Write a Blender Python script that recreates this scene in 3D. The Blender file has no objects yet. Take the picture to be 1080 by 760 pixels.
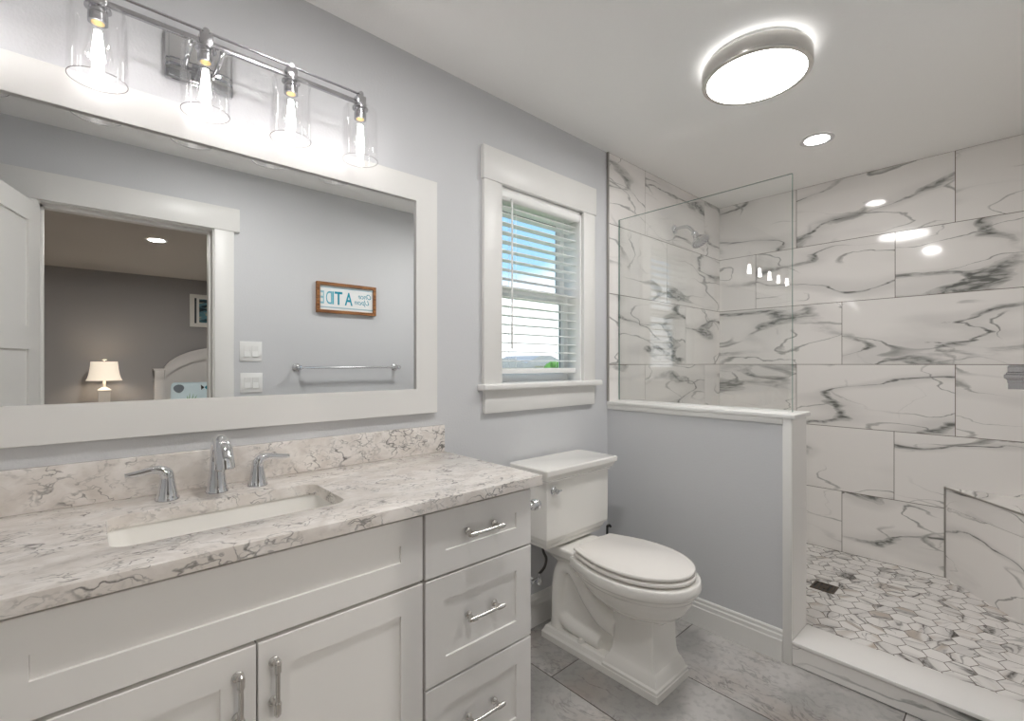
import bpy, bmesh, math, random
from mathutils import Vector, Matrix
random.seed(7)
S = bpy.context.scene
COL = S.collection
PI = math.pi

# ------------------------------------------------------------------ camera
cd = bpy.data.cameras.new('camera')
cam = bpy.data.objects.new('camera', cd); COL.objects.link(cam)
cd.sensor_width = 36.0
cd.lens = 492.4 / 1080 * 36
cd.shift_y = 3.26 / 1080
cd.clip_start = 0.02
YAW = 0.83306
cam.location = (0, -1.586, 1.2525)
cam.rotation_euler = (PI / 2, 0, YAW - PI / 2)
S.camera = cam

# ------------------------------------------------------------------ exposure
S.view_settings.view_transform = 'Standard'
S.view_settings.look = 'None'
S.view_settings.gamma = 1
S.view_settings.use_curve_mapping = False
S.view_settings.exposure = 1.1
S.cycles.max_bounces = 12
S.cycles.diffuse_bounces = 6
S.cycles.glossy_bounces = 6
S.cycles.transparent_max_bounces = 24
S.cycles.caustics_reflective = False
S.cycles.caustics_refractive = False
S.cycles.sample_clamp_indirect = 4.0
S.cycles.use_denoising = True

# light levels of the place's own lamps, then the added aisle fill
FLUSH_W, DOWN_W, FILAMENT_W, BED_DOWN_W, SHADE_W, SKY_W = 17.5, 26.0, 16.0, 560.0, 0.28, 1.25

AISLE_FILL_W = 150.0  # strength of the extra downlight added as fill

# ------------------------------------------------------------------ sky
def build_world():
    w = bpy.data.worlds.new('sky'); S.world = w
    w.use_nodes = True
    nt = w.node_tree; nt.nodes.clear()
    out = nt.nodes.new('ShaderNodeOutputWorld'); bg = nt.nodes.new('ShaderNodeBackground')
    tc = nt.nodes.new('ShaderNodeTexCoord'); sep = nt.nodes.new('ShaderNodeSeparateXYZ')
    rp = nt.nodes.new('ShaderNodeValToRGB')
    nz = nt.nodes.new('ShaderNodeTexNoise'); nz.inputs['Scale'].default_value = 3.5; nz.inputs['Detail'].default_value = 5
    ad = nt.nodes.new('ShaderNodeMath'); ad.operation = 'MULTIPLY_ADD'
    ad.inputs[1].default_value = 0.30
    L = nt.links.new
    L(tc.outputs['Generated'], sep.inputs[0]); L(tc.outputs['Generated'], nz.inputs['Vector'])
    L(nz.outputs['Fac'], ad.inputs[0])
    sb = nt.nodes.new('ShaderNodeMath'); sb.operation = 'SUBTRACT'; sb.inputs[1].default_value = 0.15
    L(sep.outputs['Z'], sb.inputs[0]); L(sb.outputs[0], ad.inputs[2])
    L(ad.outputs[0], rp.inputs['Fac'])
    e = rp.color_ramp.elements
    e[0].position = 0.0; e[0].color = (0.78, 0.80, 0.82, 1)
    e[1].position = 0.5; e[1].color = (0.14, 0.28, 0.46, 1)
    a = e.new(0.13); a.color = (0.76, 0.80, 0.84, 1)
    b = e.new(0.21); b.color = (0.20, 0.36, 0.53, 1)
    L(rp.outputs['Color'], bg.inputs['Color'])
    bg.inputs['Strength'].default_value = SKY_W
    L(bg.outputs[0], out.inputs['Surface'])
build_world()
sun = bpy.data.lights.new('sun', 'SUN'); sun.energy = 2.2; sun.angle = math.radians(0.6); sun.color = (1.0, 0.96, 0.90)
sun_o = bpy.data.objects.new('sun', sun); COL.objects.link(sun_o)
sun_o.rotation_euler = (math.radians(42), 0, math.radians(-18))

# ------------------------------------------------------------------ helpers: nodes
def N(nt, t, inp=None, **kw):
    n = nt.nodes.new(t)
    for k, v in kw.items(): setattr(n, k, v)
    for k, v in (inp or {}).items():
        s = n.inputs[k]
        if hasattr(v, 'is_linked') or isinstance(v, bpy.types.NodeSocket): nt.links.new(v, s)
        else: s.default_value = v
    return n
def lin(r, g, b):
    f = lambda c: (c / 255 / 12.92) if c / 255 <= 0.04045 else ((c / 255 + 0.055) / 1.055) ** 2.4
    return (f(r), f(g), f(b), 1)
def principled(name, col=(0.8, 0.8, 0.8, 1), rough=0.5, metal=0.0, ior=1.45, coat=0.0):
    m = bpy.data.materials.new(name); m.use_nodes = True
    nt = m.node_tree; b = nt.nodes['Principled BSDF']
    b.inputs['Base Color'].default_value = col
    b.inputs['Roughness'].default_value = rough
    b.inputs['Metallic'].default_value = metal
    b.inputs['IOR'].default_value = ior
    b.inputs['Coat Weight'].default_value = coat
    b.inputs['Coat Roughness'].default_value = 0.05
    return m, nt, b
def add_bump(nt, b, scale, strength, dist=0.002, detail=3):
    tc = N(nt, 'ShaderNodeTexCoord')
    nz = N(nt, 'ShaderNodeTexNoise', {'Vector': tc.outputs['Object'], 'Scale': scale, 'Detail': detail})
    bp = N(nt, 'ShaderNodeBump', {'Height': nz.outputs['Fac'], 'Strength': strength, 'Distance': dist})
    nt.links.new(bp.outputs['Normal'], b.inputs['Normal'])
def math_(nt, op, a, b_=0.0, clamp=False):
    return N(nt, 'ShaderNodeMath', {0: a, 1: b_}, operation=op, use_clamp=clamp).outputs[0]
def maprange(nt, v, a, b_, c, d, smooth=True):
    n = N(nt, 'ShaderNodeMapRange', {'Value': v, 'From Min': a, 'From Max': b_, 'To Min': c, 'To Max': d})
    if smooth: n.interpolation_type = 'SMOOTHSTEP'
    return n.outputs['Result']
def mixcol(nt, fac, a, b_):
    n = N(nt, 'ShaderNodeMix', data_type='RGBA')
    for i, v in ((0, fac), (6, a), (7, b_)):
        if isinstance(v, bpy.types.NodeSocket): nt.links.new(v, n.inputs[i])
        else: n.inputs[i].default_value = v
    return n.outputs[2]
def warped(nt, vec, scale, amount, detail=4):
    nz = N(nt, 'ShaderNodeTexNoise', {'Vector': vec, 'Scale': scale, 'Detail': detail})
    s = N(nt, 'ShaderNodeVectorMath', {0: nz.outputs['Color'], 1: (0.5, 0.5, 0.5)}, operation='SUBTRACT')
    k = N(nt, 'ShaderNodeVectorMath', {0: s.outputs[0], 'Scale': amount}, operation='SCALE')
    return N(nt, 'ShaderNodeVectorMath', {0: vec, 1: k.outputs[0]}, operation='ADD').outputs[0]
def ridge(nt, vec, scale, detail=2, rough=0.5):
    nz = N(nt, 'ShaderNodeTexNoise', {'Vector': vec, 'Scale': scale, 'Detail': detail, 'Roughness': rough})
    return math_(nt, 'ABSOLUTE', math_(nt, 'SUBTRACT', nz.outputs['Fac'], 0.5))
def noise(nt, vec, scale, detail=2):
    return N(nt, 'ShaderNodeTexNoise', {'Vector': vec, 'Scale': scale, 'Detail': detail}).outputs['Fac']

# ------------------------------------------------------------------ materials
def paint(name, col, rough=0.55, bump=0.0):
    m, nt, b = principled(name, col, rough)
    if bump: add_bump(nt, b, 120, bump, 0.003)
    return m
def veined_tile(name, base, vein, warm=None, rough=0.08, uvscale=1.0, width=1.0, amount=1.0):
    m, nt, b = principled(name, base, rough, ior=1.5)
    uv = N(nt, 'ShaderNodeUVMap').outputs['UV']
    k = uvscale
    def layer(rot, sx, sy, warp1, warp2, wmin, wmax, mlo, mhi, lo, detail=1):
        mp = N(nt, 'ShaderNodeMapping', {'Vector': uv, 'Rotation': (0, 0, math.radians(rot)), 'Scale': (sx * k, sy * k, 1)}).outputs[0]
        w = warped(nt, mp, 1.5, warp1, 2)
        w = warped(nt, w, 6.0, warp2, 6)
        r = ridge(nt, w, 1.0, detail, 0.45)
        th = maprange(nt, noise(nt, w, 2.3, 3), 0.36, 0.68, wmin * width, wmax * width)
        v = math_(nt, 'POWER', math_(nt, 'SUBTRACT', 1.0, math_(nt, 'DIVIDE', r, th), True), 0.7)
        mk = maprange(nt, noise(nt, w, 1.1, 1), mlo, mhi, lo, 1.0)
        return w, r, math_(nt, 'MULTIPLY', v, mk), mk
    w1, r1, a1, mk1 = layer(-25, 0.85, 2.9, 0.40, 0.10, 0.003, 0.034, 0.37, 0.56, 0.08)
    streak = maprange(nt, noise(nt, w1, 20, 4), 0.34, 0.66, 0.35, 1.0)
    a1 = math_(nt, 'MULTIPLY', a1, streak)
    halo = math_(nt, 'MULTIPLY', maprange(nt, r1, 0.0, 0.085 * width, 0.20, 0.0), mk1)
    w2, r2, a2, mk2 = layer(-38, 1.3, 3.6, 0.45, 0.13, 0.003, 0.011, 0.43, 0.58, 0.0)
    a2 = math_(nt, 'MULTIPLY', a2, 0.75)
    w3, r3, a3, mk3 = layer(35, 1.1, 3.2, 0.45, 0.13, 0.002, 0.010, 0.47, 0.60, 0.0)
    a3 = math_(nt, 'MULTIPLY', a3, 0.6)
    fac = math_(nt, 'MAXIMUM', math_(nt, 'MAXIMUM', a1, a2), a3)
    fac = math_(nt, 'MULTIPLY', math_(nt, 'ADD', fac, halo, True), amount, True)
    col = mixcol(nt, fac, base, vein)
    if warm:
        wm = math_(nt, 'MULTIPLY', maprange(nt, noise(nt, w1, 1.6, 2), 0.54, 0.68, 0.0, 0.9), maprange(nt, r1, 0.0, 0.10 * width, 0.85, 0.0))
        col = mixcol(nt, math_(nt, 'MULTIPLY', wm, math_(nt, 'SUBTRACT', 1.0, fac)), col, warm)
    nt.links.new(col, b.inputs['Base Color'])
    return m
def quartz(name):
    m, nt, b = principled(name, (0.6, 0.57, 0.53, 1), 0.16, ior=1.5)
    tc = N(nt, 'ShaderNodeTexCoord').outputs['Object']
    mp = N(nt, 'ShaderNodeMapping', {'Vector': tc, 'Scale': (1, 1.5, 1.5), 'Rotation': (0.2, 0.35, 0.5)}).outputs[0]
    w = warped(nt, mp, 11, 0.09, 5)
    base = mixcol(nt, maprange(nt, noise(nt, w, 15, 5), 0.34, 0.66, 0, 1), lin(222, 215, 208), lin(238, 233, 228))
    base = mixcol(nt, maprange(nt, noise(nt, w, 34, 4), 0.50, 0.70, 0, 0.25), base, lin(190, 182, 174))
    def layer(scale, wd, ws, wa, det, lo, hi, top, msc):
        ww = warped(nt, mp, ws, wa, 5)
        r = ridge(nt, ww, scale, det, 0.55)
        v = maprange(nt, r, 0.0, wd, 1.0, 0.0)
        return math_(nt, 'MULTIPLY', v, maprange(nt, noise(nt, mp, msc, 3), lo, hi, 0.0, top))
    f = layer(8.0, 0.017, 15, 0.07, 2, 0.50, 0.64, 0.85, 7)
    f = math_(nt, 'MAXIMUM', f, layer(17.0, 0.026, 26, 0.04, 2, 0.46, 0.62, 0.7, 9))
    f = math_(nt, 'MAXIMUM', f, layer(34.0, 0.05, 40, 0.02, 2, 0.47, 0.64, 0.35, 12))
    nt.links.new(mixcol(nt, f, base, lin(84, 82, 80)), b.inputs['Base Color'])
    return m
def floor_stone(name):
    m, nt, b = principled(name, (0.5, 0.5, 0.48, 1), 0.33, ior=1.45)
    uv = N(nt, 'ShaderNodeUVMap').outputs['UV']
    big = warped(nt, uv, 1.5, 0.55, 3)
    w = warped(nt, big, 7, 0.10, 5)
    mp = N(nt, 'ShaderNodeMapping', {'Vector': w, 'Scale': (3.2, 0.8, 1), 'Rotation': (0, 0, 0.3)}).outputs[0]
    base = mixcol(nt, maprange(nt, noise(nt, w, 2.4, 5), 0.36, 0.64, 0, 1), lin(160, 158, 155), lin(196, 193, 190))
    base = mixcol(nt, maprange(nt, noise(nt, uv, 2.0, 3), 0.48, 0.66, 0, 0.6), base, lin(168, 154, 143))
    base = mixcol(nt, maprange(nt, noise(nt, uv, 38, 5), 0.48, 0.66, 0, 0.30), base, lin(130, 129, 127))
    r = ridge(nt, mp, 5.0, 4, 0.6)
    v = maprange(nt, r, 0.0, 0.024, 0.7, 0.0)
    mk = maprange(nt, noise(nt, uv, 2.0, 2), 0.42, 0.60, 0.0, 1.0)
    nt.links.new(mixcol(nt, math_(nt, 'MULTIPLY', v, mk), base, lin(112, 110, 108)), b.inputs['Base Color'])
    return m
def thin_glass(name, tint=(1, 1, 1, 1), refl=1.0):
    m = bpy.data.materials.new(name); m.use_nodes = True
    nt = m.node_tree; nt.nodes.clear()
    out = N(nt, 'ShaderNodeOutputMaterial')
    geo = N(nt, 'ShaderNodeNewGeometry')
    ior = maprange(nt, geo.outputs['Backfacing'], 0, 1, 1.5, 1 / 1.5, False)
    fr = N(nt, 'ShaderNodeFresnel', {'IOR': ior}).outputs[0]
    fr = math_(nt, 'MULTIPLY', fr, refl, True)
    tr = N(nt, 'ShaderNodeBsdfTransparent', {'Color': tint})
    gl = N(nt, 'ShaderNodeBsdfGlossy', {'Color': (1, 1, 1, 1), 'Roughness': 0.0})
    mx = N(nt, 'ShaderNodeMixShader', {0: fr, 1: tr.outputs[0], 2: gl.outputs[0]})
    nt.links.new(mx.outputs[0], out.inputs['Surface'])
    return m
def emitter(name, col, strength):
    m = bpy.data.materials.new(name); m.use_nodes = True
    nt = m.node_tree; nt.nodes.clear()
    out = N(nt, 'ShaderNodeOutputMaterial')
    e = N(nt, 'ShaderNodeEmission', {'Color': col, 'Strength': strength})
    nt.links.new(e.outputs[0], out.inputs['Surface'])
    return m
def wood(name):
    m, nt, b = principled(name, lin(140, 92, 52), 0.5)
    tc = N(nt, 'ShaderNodeTexCoord').outputs['Object']
    mp = N(nt, 'ShaderNodeMapping', {'Vector': tc, 'Scale': (4, 30, 60)}).outputs[0]
    f = maprange(nt, noise(nt, mp, 2, 4), 0.35, 0.65, 0, 1)
    nt.links.new(mixcol(nt, f, lin(120, 74, 38), lin(168, 116, 68)), b.inputs['Base Color'])
    return m
def ocean_art(name):
    m, nt, b = principled(name, lin(40, 80, 100), 0.5)
    tc = N(nt, 'ShaderNodeTexCoord').outputs['Object']
    mp = N(nt, 'ShaderNodeMapping', {'Vector': tc, 'Scale': (2, 1, 9)}).outputs[0]
    f = noise(nt, warped(nt, mp, 3, 0.5), 2.2, 4)
    c = mixcol(nt, maprange(nt, f, 0.4, 0.6, 0, 1), lin(22, 48, 62), lin(96, 142, 156))
    c = mixcol(nt, maprange(nt, noise(nt, mp, 4, 3), 0.55, 0.7, 0, 1), c, lin(190, 180, 150))
    nt.links.new(c, b.inputs['Base Color'])
    return m
M = {}
M['wall'] = paint('grey_wall_paint', lin(210, 211, 213), 0.6, 0.22)
M['ceiling'] = paint('ceiling_paint', lin(250, 249, 247), 0.8, 0.15)
M['trim'] = paint('white_trim_paint', lin(232, 231, 228), 0.35)
M['cabinet'] = paint('cabinet_paint', lin(246, 244, 241), 0.5)
M['gap'] = paint('shaded_carcass_paint', lin(120, 114, 108), 0.7)  # darker than the white fronts: shade in the reveals put into the colour
M['bed_wall'] = paint('bedroom_wall_paint', lin(160, 159, 160), 0.7, 0.15)
M['bed_ceiling'] = paint('bedroom_ceiling_paint', lin(205, 200, 194), 0.8)
M['bed_floor'] = paint('bedroom_carpet', lin(170, 160, 150), 0.95, 0.4)
M['chrome'] = principled('chrome', (0.72, 0.73, 0.75, 1), 0.05, 1.0)[0]
M['nickel'] = principled('brushed_nickel', (0.70, 0.68, 0.65, 1), 0.22, 1.0)[0]
M['steel'] = principled('fixture_steel', (0.52, 0.52, 0.54, 1), 0.2, 1.0)[0]
M['edge_metal'] = principled('tile_edge_metal', (0.45, 0.43, 0.40, 1), 0.3, 1.0)[0]
M['dark_metal'] = principled('dark_bronze', (0.10, 0.075, 0.055, 1), 0.35, 0.8)[0]
M['black'] = principled('black_plastic', (0.02, 0.02, 0.02, 1), 0.35)[0]
M['hose'] = principled('braided_hose', (0.10, 0.095, 0.09, 1), 0.4, 0.5)[0]
M['porcelain'] = principled('porcelain', lin(240, 238, 233), 0.07, ior=1.5, coat=0.3)[0]
M['seat'] = principled('seat_plastic', lin(240, 236, 231), 0.22)[0]
M['marble'] = veined_tile('marble_wall_tile', lin(245, 242, 239), lin(118, 119, 115))
M['hexagon'] = veined_tile('hexagon_floor_tile', lin(240, 237, 234), lin(62, 55, 48), warm=lin(176, 156, 136), rough=0.3, uvscale=2.4, width=1.5)
M['grout'] = paint('brown_grey_grout', lin(104, 92, 82), 0.9)
M['floor_grout'] = paint('floor_grout', lin(70, 63, 58), 0.9)
M['quartz'] = quartz('veined_quartz')
M['white_quartz'] = principled('white_quartz', lin(240, 238, 235), 0.22)[0]
M['floor'] = floor_stone('grey_stone_tile')
M['mirror'] = principled('mirror_silver', (0.93, 0.94, 0.94, 1), 0.0, 1.0)[0]
M['panel_glass'] = thin_glass('shower_glass', (0.985, 0.993, 0.989, 1), 1.5)
M['glass_edge'] = principled('glass_edge', (0.09, 0.22, 0.18, 1), 0.1)[0]
M['clear_glass'] = thin_glass('clear_lamp_glass', (0.985, 0.985, 0.985, 1), 0.8)
M['rim_glass'] = principled('glass_rim', (0.40, 0.38, 0.38, 1), 0.1)[0]
M['window_glass'] = thin_glass('window_glass', (0.97, 0.98, 0.98, 1))
M['vinyl'] = paint('white_vinyl', lin(240, 240, 238), 0.35)
M['blind'] = paint('white_blind', lin(243, 243, 241), 0.4)
M['gasket'] = paint('dark_gasket', lin(60, 70, 78), 0.5)
M['filament'] = emitter('glowing_filament', (1.0, 0.95, 0.94, 1), FILAMENT_W)
M['brass'] = principled('brass_cap', (0.85, 0.60, 0.25, 1), 0.3, 1.0)[0]
M['diffuser'] = emitter('lit_diffuser', (1.0, 0.985, 0.965, 1), FLUSH_W)
M['halo'] = emitter('lit_upper_rim', (1.0, 0.985, 0.965, 1), 3.2)
M['down'] = emitter('lit_downlight', (1.0, 0.97, 0.95, 1), DOWN_W)
M['aisle_fill'] = emitter('added_aisle_fill', (1.0, 0.985, 0.97, 1), AISLE_FILL_W)  # glow of the added fill light over the vanity
M['bed_down'] = emitter('lit_bedroom_downlight', (1.0, 0.94, 0.86, 1), BED_DOWN_W)
M['plate'] = paint('switch_plastic', lin(240, 240, 238), 0.3)
M['wood'] = wood('frame_wood')
M['sign_white'] = paint('sign_white', lin(240, 242, 242), 0.5)
M['teal'] = paint('teal_letter', lin(0, 150, 175), 0.5)
M['teal_mid'] = paint('soft_teal_letter', lin(95, 180, 200), 0.5)
M['teal_pale'] = paint('pale_teal_letter', lin(150, 200, 214), 0.5)
M['stripe'] = paint('pale_blue_stripe', lin(165, 198, 212), 0.5)
M['art'] = ocean_art('seascape_print')
M['bed_paint'] = paint('bed_white_paint', lin(214, 212, 212), 0.45)
M['linen'] = paint('white_linen', lin(225, 225, 225), 0.9)
M['pillow'] = paint('pale_blue_fabric', lin(206, 226, 236), 0.9)
M['shell_grey'] = paint('shell_grey_print', lin(110, 120, 130), 0.9)
M['fish_teal'] = paint('fish_teal_print', lin(30, 130, 150), 0.9)
M['weed_green'] = paint('seaweed_green_print', lin(110, 160, 110), 0.9)
M['lampbase'] = paint('lamp_base_paint', lin(205, 203, 200), 0.5)
M['lamp_bulb'] = emitter('lit_bedside_bulb', (1.0, 0.86, 0.70, 1), 30.0)
def shade_mat():
    m, nt, b = principled('lit_lamp_shade', lin(245, 235, 220), 0.8)
    b.inputs['Emission Color'].default_value = (1.0, 0.86, 0.70, 1)
    b.inputs['Emission Strength'].default_value = SHADE_W
    return m
M['shade'] = shade_mat()
M['grass'] = paint('lawn', lin(120, 140, 90), 0.95)
M['house'] = paint('house_siding', lin(215, 205, 192), 0.8)
M['roof'] = paint('roof_shingle', lin(150, 150, 152), 0.9)
M['leaf'] = paint('tree_leaf', lin(90, 140, 60), 0.9)
M['bark'] = paint('tree_bark', lin(90, 75, 60), 0.9)

# ------------------------------------------------------------------ helpers: mesh
class MB:
    def __init__(self):
        self.bm = bmesh.new(); self.uv = None; self.mi = 0
    def _mark(self, faces):
        for f in faces: f.material_index = self.mi
        return faces
    def box(self, x0, x1, y0, y1, z0, z1, bevel=0.0, seg=2):
        x0, x1 = sorted((x0, x1)); y0, y1 = sorted((y0, y1)); z0, z1 = sorted((z0, z1))
        r = bmesh.ops.create_cube(self.bm, size=1.0)
        vs = r['verts']
        for v in vs:
            v.co = Vector(((x0 + x1) / 2 + v.co.x * (x1 - x0), (y0 + y1) / 2 + v.co.y * (y1 - y0), (z0 + z1) / 2 + v.co.z * (z1 - z0)))
        fs = list({f for v in vs for f in v.link_faces})
        self._mark(fs)
        if bevel:
            es = list({e for v in vs for e in v.link_edges})
            rr = bmesh.ops.bevel(self.bm, geom=es, offset=bevel, segments=seg, profile=0.5, affect='EDGES')
            self._mark(rr['faces'])
        return self
    def loft(self, rings, cap0=True, cap1=True, closed=True):
        vr = [[self.bm.verts.new(Vector(p)) for p in r] for r in rings]
        n = len(vr[0]); fs = []
        for a, b in zip(vr[:-1], vr[1:]):
            for i in range(n if closed else n - 1):
                j = (i + 1) % n
                fs.append(self.bm.faces.new((a[i], a[j], b[j], b[i])))
        if cap0: fs.append(self.bm.faces.new(list(reversed(vr[0]))))
        if cap1: fs.append(self.bm.faces.new(vr[-1]))
        self._mark(fs)
        return self
    def lathe(self, prof, c, axis='z', seg=28, cap0=True, cap1=True):
        c = Vector(c); rings = []
        for r, h in prof:
            ring = []
            for i in range(seg):
                a = 2 * PI * i / seg
                u, v = r * math.cos(a), r * math.sin(a)
                p = {'z': (u, v, h), 'y': (u, h, v), 'x': (h, u, v)}[axis]
                ring.append(c + Vector(p))
            rings.append(ring)
        return self.loft(rings, cap0, cap1)
    def tube(self, pts, r, seg=12, smooth=0, caps=True, flat=1.0):
        P = [Vector(p) for p in pts]
        R = list(r) if hasattr(r, '__len__') else [r] * len(P)
        if smooth:
            Q, RR = [], []
            for i in range(len(P) - 1):
                p0, p1, p2, p3 = P[max(i - 1, 0)], P[i], P[i + 1], P[min(i + 2, len(P) - 1)]
                for k in range(smooth):
                    t = k / smooth
                    Q.append(0.5 * ((2 * p1) + (p2 - p0) * t + (2 * p0 - 5 * p1 + 4 * p2 - p3) * t * t + (3 * p1 - p0 - 3 * p2 + p3) * t ** 3))
                    RR.append(R[i] + (R[i + 1] - R[i]) * t)
            P, R = Q + [P[-1]], RR + [R[-1]]
        tang = [(P[min(i + 1, len(P) - 1)] - P[max(i - 1, 0)]).normalized() for i in range(len(P))]
        up = Vector((0, 0, 1)) if abs(tang[0].z) < 0.9 else Vector((1, 0, 0))
        nrm = (up - tang[0] * up.dot(tang[0])).normalized()
        rings = []
        for i, p in enumerate(P):
            nrm = (nrm - tang[i] * nrm.dot(tang[i])).normalized()
            bn = tang[i].cross(nrm)
            rings.append([p + (nrm * math.cos(2 * PI * k / seg) * flat + bn * math.sin(2 * PI * k / seg)) * R[i] for k in range(seg)])
        return self.loft(rings, caps, caps)
    def prism(self, poly, a0, a1, plane='xz'):
        f = {'xz': lambda p, a: (p[0], a, p[1]), 'yz': lambda p, a: (a, p[0], p[1]), 'xy': lambda p, a: (p[0], p[1], a)}[plane]
        return self.loft([[f(p, a0) for p in poly], [f(p, a1) for p in poly]])
    def frame(self, u0, u1, v0, v1, prof, put):
        """closed profile of (inward offset, depth) swept round a rectangle with mitred corners; put(u, v, d) gives the point"""
        rings = []
        for d, h in prof:
            rings.append([put(u0 + d, v0 + d, h), put(u1 - d, v0 + d, h), put(u1 - d, v1 - d, h), put(u0 + d, v1 - d, h)])
        rings.append(rings[0])
        vr = [[self.bm.verts.new(Vector(p)) for p in r] for r in rings[:-1]]
        vr.append(vr[0]); fs = []
        for a, b in zip(vr[:-1], vr[1:]):
            for i in range(4):
                j = (i + 1) % 4
                fs.append(self.bm.faces.new((a[i], a[j], b[j], b[i])))
        self._mark(fs)
        return self
    def quad_uv(self, pts, uvs, mi=0):
        if self.uv is None: self.uv = self.bm.loops.layers.uv.new('UVMap')
        f = self.bm.faces.new([self.bm.verts.new(Vector(p)) for p in pts])
        for l, t in zip(f.loops, uvs): l[self.uv].uv = t
        f.material_index = mi
        return f
    def transform(self, mat):
        bmesh.ops.transform(self.bm, matrix=mat, verts=self.bm.verts); return self
def origin_of(o):
    v = Vector((0, 0, 0))
    while o: v += o.location; o = o.parent
    return v
def obj(name, mb, mat, parent=None, smooth=True, recalc=True, at=None, angle=35):
    if recalc: bmesh.ops.recalc_face_normals(mb.bm, faces=mb.bm.faces)
    me = bpy.data.meshes.new(name)
    off = origin_of(parent) if parent else (Vector(at) if at else Vector((0, 0, 0)))
    bmesh.ops.translate(mb.bm, vec=-off, verts=mb.bm.verts)
    mb.bm.to_mesh(me); mb.bm.free()
    for m in (mat if isinstance(mat, (list, tuple)) else [mat]): me.materials.append(M[m])
    if smooth:
        me.shade_smooth(); me.set_sharp_from_angle(angle=math.radians(angle))
    o = bpy.data.objects.new(name, me); COL.objects.link(o)
    if parent: o.parent = parent
    elif at: o.location = at
    return o
def tag(o, label, cat, group=None):
    o['label'] = label; o['category'] = cat
    if group: o['group'] = group
    return o
def thing(name, label, cat, loc, group=None):
    o = bpy.data.objects.new(name, None); COL.objects.link(o)
    o.location = loc; o.empty_display_size = 0.05
    return tag(o, label, cat, group)
def struct(o):
    o['kind'] = 'structure'; return o
def snode(name, loc=(0, 0, 0)):
    o = bpy.data.objects.new(name, None); COL.objects.link(o); o.location = loc
    return struct(o)
def rrect(x0, x1, y0, y1, r, k=6):
    pts = []
    for cx, cy, a0 in ((x1 - r, y1 - r, 0), (x0 + r, y1 - r, 90), (x0 + r, y0 + r, 180), (x1 - r, y0 + r, 270)):
        for i in range(k + 1):
            a = math.radians(a0 + 90 * i / k)
            pts.append((cx + r * math.cos(a), cy + r * math.sin(a)))
    return pts

# ------------------------------------------------------------------ dimensions of the place
CEIL = 2.44
XF, XP0, XP1, XB = -0.56, 2.168, 2.355, 3.581      # left end, partition faces, shower back wall
YR = -1.707                                        # wall opposite the vanity
ROW = [2.44, 2.041, 1.648, 1.247, 0.846, 0.435, 0.045]
TW = 0.789

# ================================================================== ROOM SHELL
WX0, WX1, WZ0, WZ1 = 1.366, 1.94, 1.15, 2.05       # window opening
b = MB()
b.box(XF - 0.1, WX0, 0, 0.15, 0, CEIL); b.box(WX1, XB + 0.1, 0, 0.15, 0, CEIL)
b.box(WX0, WX1, 0, 0.15, 0, WZ0); b.box(WX0, WX1, 0, 0.15, WZ1, CEIL)
wall_left = struct(obj('wall_left', b, 'wall', smooth=False))
b = MB().box(XB + 0.012, XB + 0.12, YR - 0.12, 0, 0, CEIL)
wall_back = struct(obj('wall_back', b, 'wall', smooth=False))
b = MB().box(XF - 0.1, XF, YR - 0.12, 0, 0, CEIL)
struct(obj('wall_front', b, 'wall', smooth=False))
DX0, DX1, DZ = -0.196, 0.572, 2.07                  # rough door opening
b = MB()
b.box(XF - 0.1, DX0, YR - 0.12, YR, 0, CEIL); b.box(DX1, XB + 0.012, YR - 0.12, YR, 0, CEIL); b.box(DX0, DX1, YR - 0.12, YR, DZ, CEIL)
wall_right = struct(obj('wall_right', b, 'wall', smooth=False))
struct(obj('ceiling', MB().box(XF - 0.1, XB + 0.12, YR - 0.12, 0.15, CEIL, CEIL + 0.1), 'ceiling', smooth=False))

def tile_slab(mb, o, ud, vd, nd, u0, u1, v0, v1, gap=0.0016, depth=0.008, off=None, flip=None):
    """one wall tile: face and four thin sides, with its own patch of veining"""
    o, ud, vd, nd = Vector(o), Vector(ud), Vector(vd), Vector(nd)
    u0 += gap; u1 -= gap; v0 += gap; v1 -= gap
    if u1 - u0 < 0.004 or v1 - v0 < 0.004: return
    ou, ov = off or (random.uniform(0, 90), random.uniform(0, 90))
    s = flip or 1
    P = lambda u, v, d: o + ud * u + vd * v + nd * d
    U = lambda u, v: (ou + s * u, ov + v)
    c = [(u0, v0), (u1, v0), (u1, v1), (u0, v1)]
    mb.quad_uv([P(u, v, depth) for u, v in c], [U(u, v) for u, v in c])
    for i in range(4):
        a, d = c[i], c[(i + 1) % 4]
        mb.quad_uv([P(*a, 0), P(*d, 0), P(*d, depth), P(*a, depth)], [U(*a), U(*d), U(*d), U(*a)])
def tile_rows(mb, o, ud, vd, nd, umin, umax, rows, joints, gap=0.0016):
    for k in range(len(rows) - 1):
        v1, v0 = rows[k], rows[k + 1]
        j = joints[k % len(joints)]
        cuts = [umin]; u = j - math.ceil((j - umin) / TW) * TW
        while u < umax:
            if u > umin + 0.003: cuts.append(u)
            u += TW
        cuts.append(umax)
        for a, c in zip(cuts[:-1], cuts[1:]): tile_slab(mb, o, ud, vd, nd, a, c, v0, v1, gap)
random.seed(21)
# shower: window-side wall
b = MB(); tile_rows(b, (0, -0.002, 0), (1, 0, 0), (0, 0, 1), (0, -1, 0), XP0 + 0.001, XB, ROW, [2.541, 2.80, 2.26, 2.541, 2.80, 2.26])
b.mi = 1; b.box(XP0 + 0.001, XB, -0.009, -0.0005, 0.04, CEIL)
obj('shower_tile', b, ['marble', 'grout'], wall_left, smooth=False, recalc=True)
b = MB().box(XP0 - 0.009, XP0 + 0.0015, -0.013, 0, 1.042, CEIL, 0.002)
obj('tile_edge_strip', b, 'edge_metal', wall_left)
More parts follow.
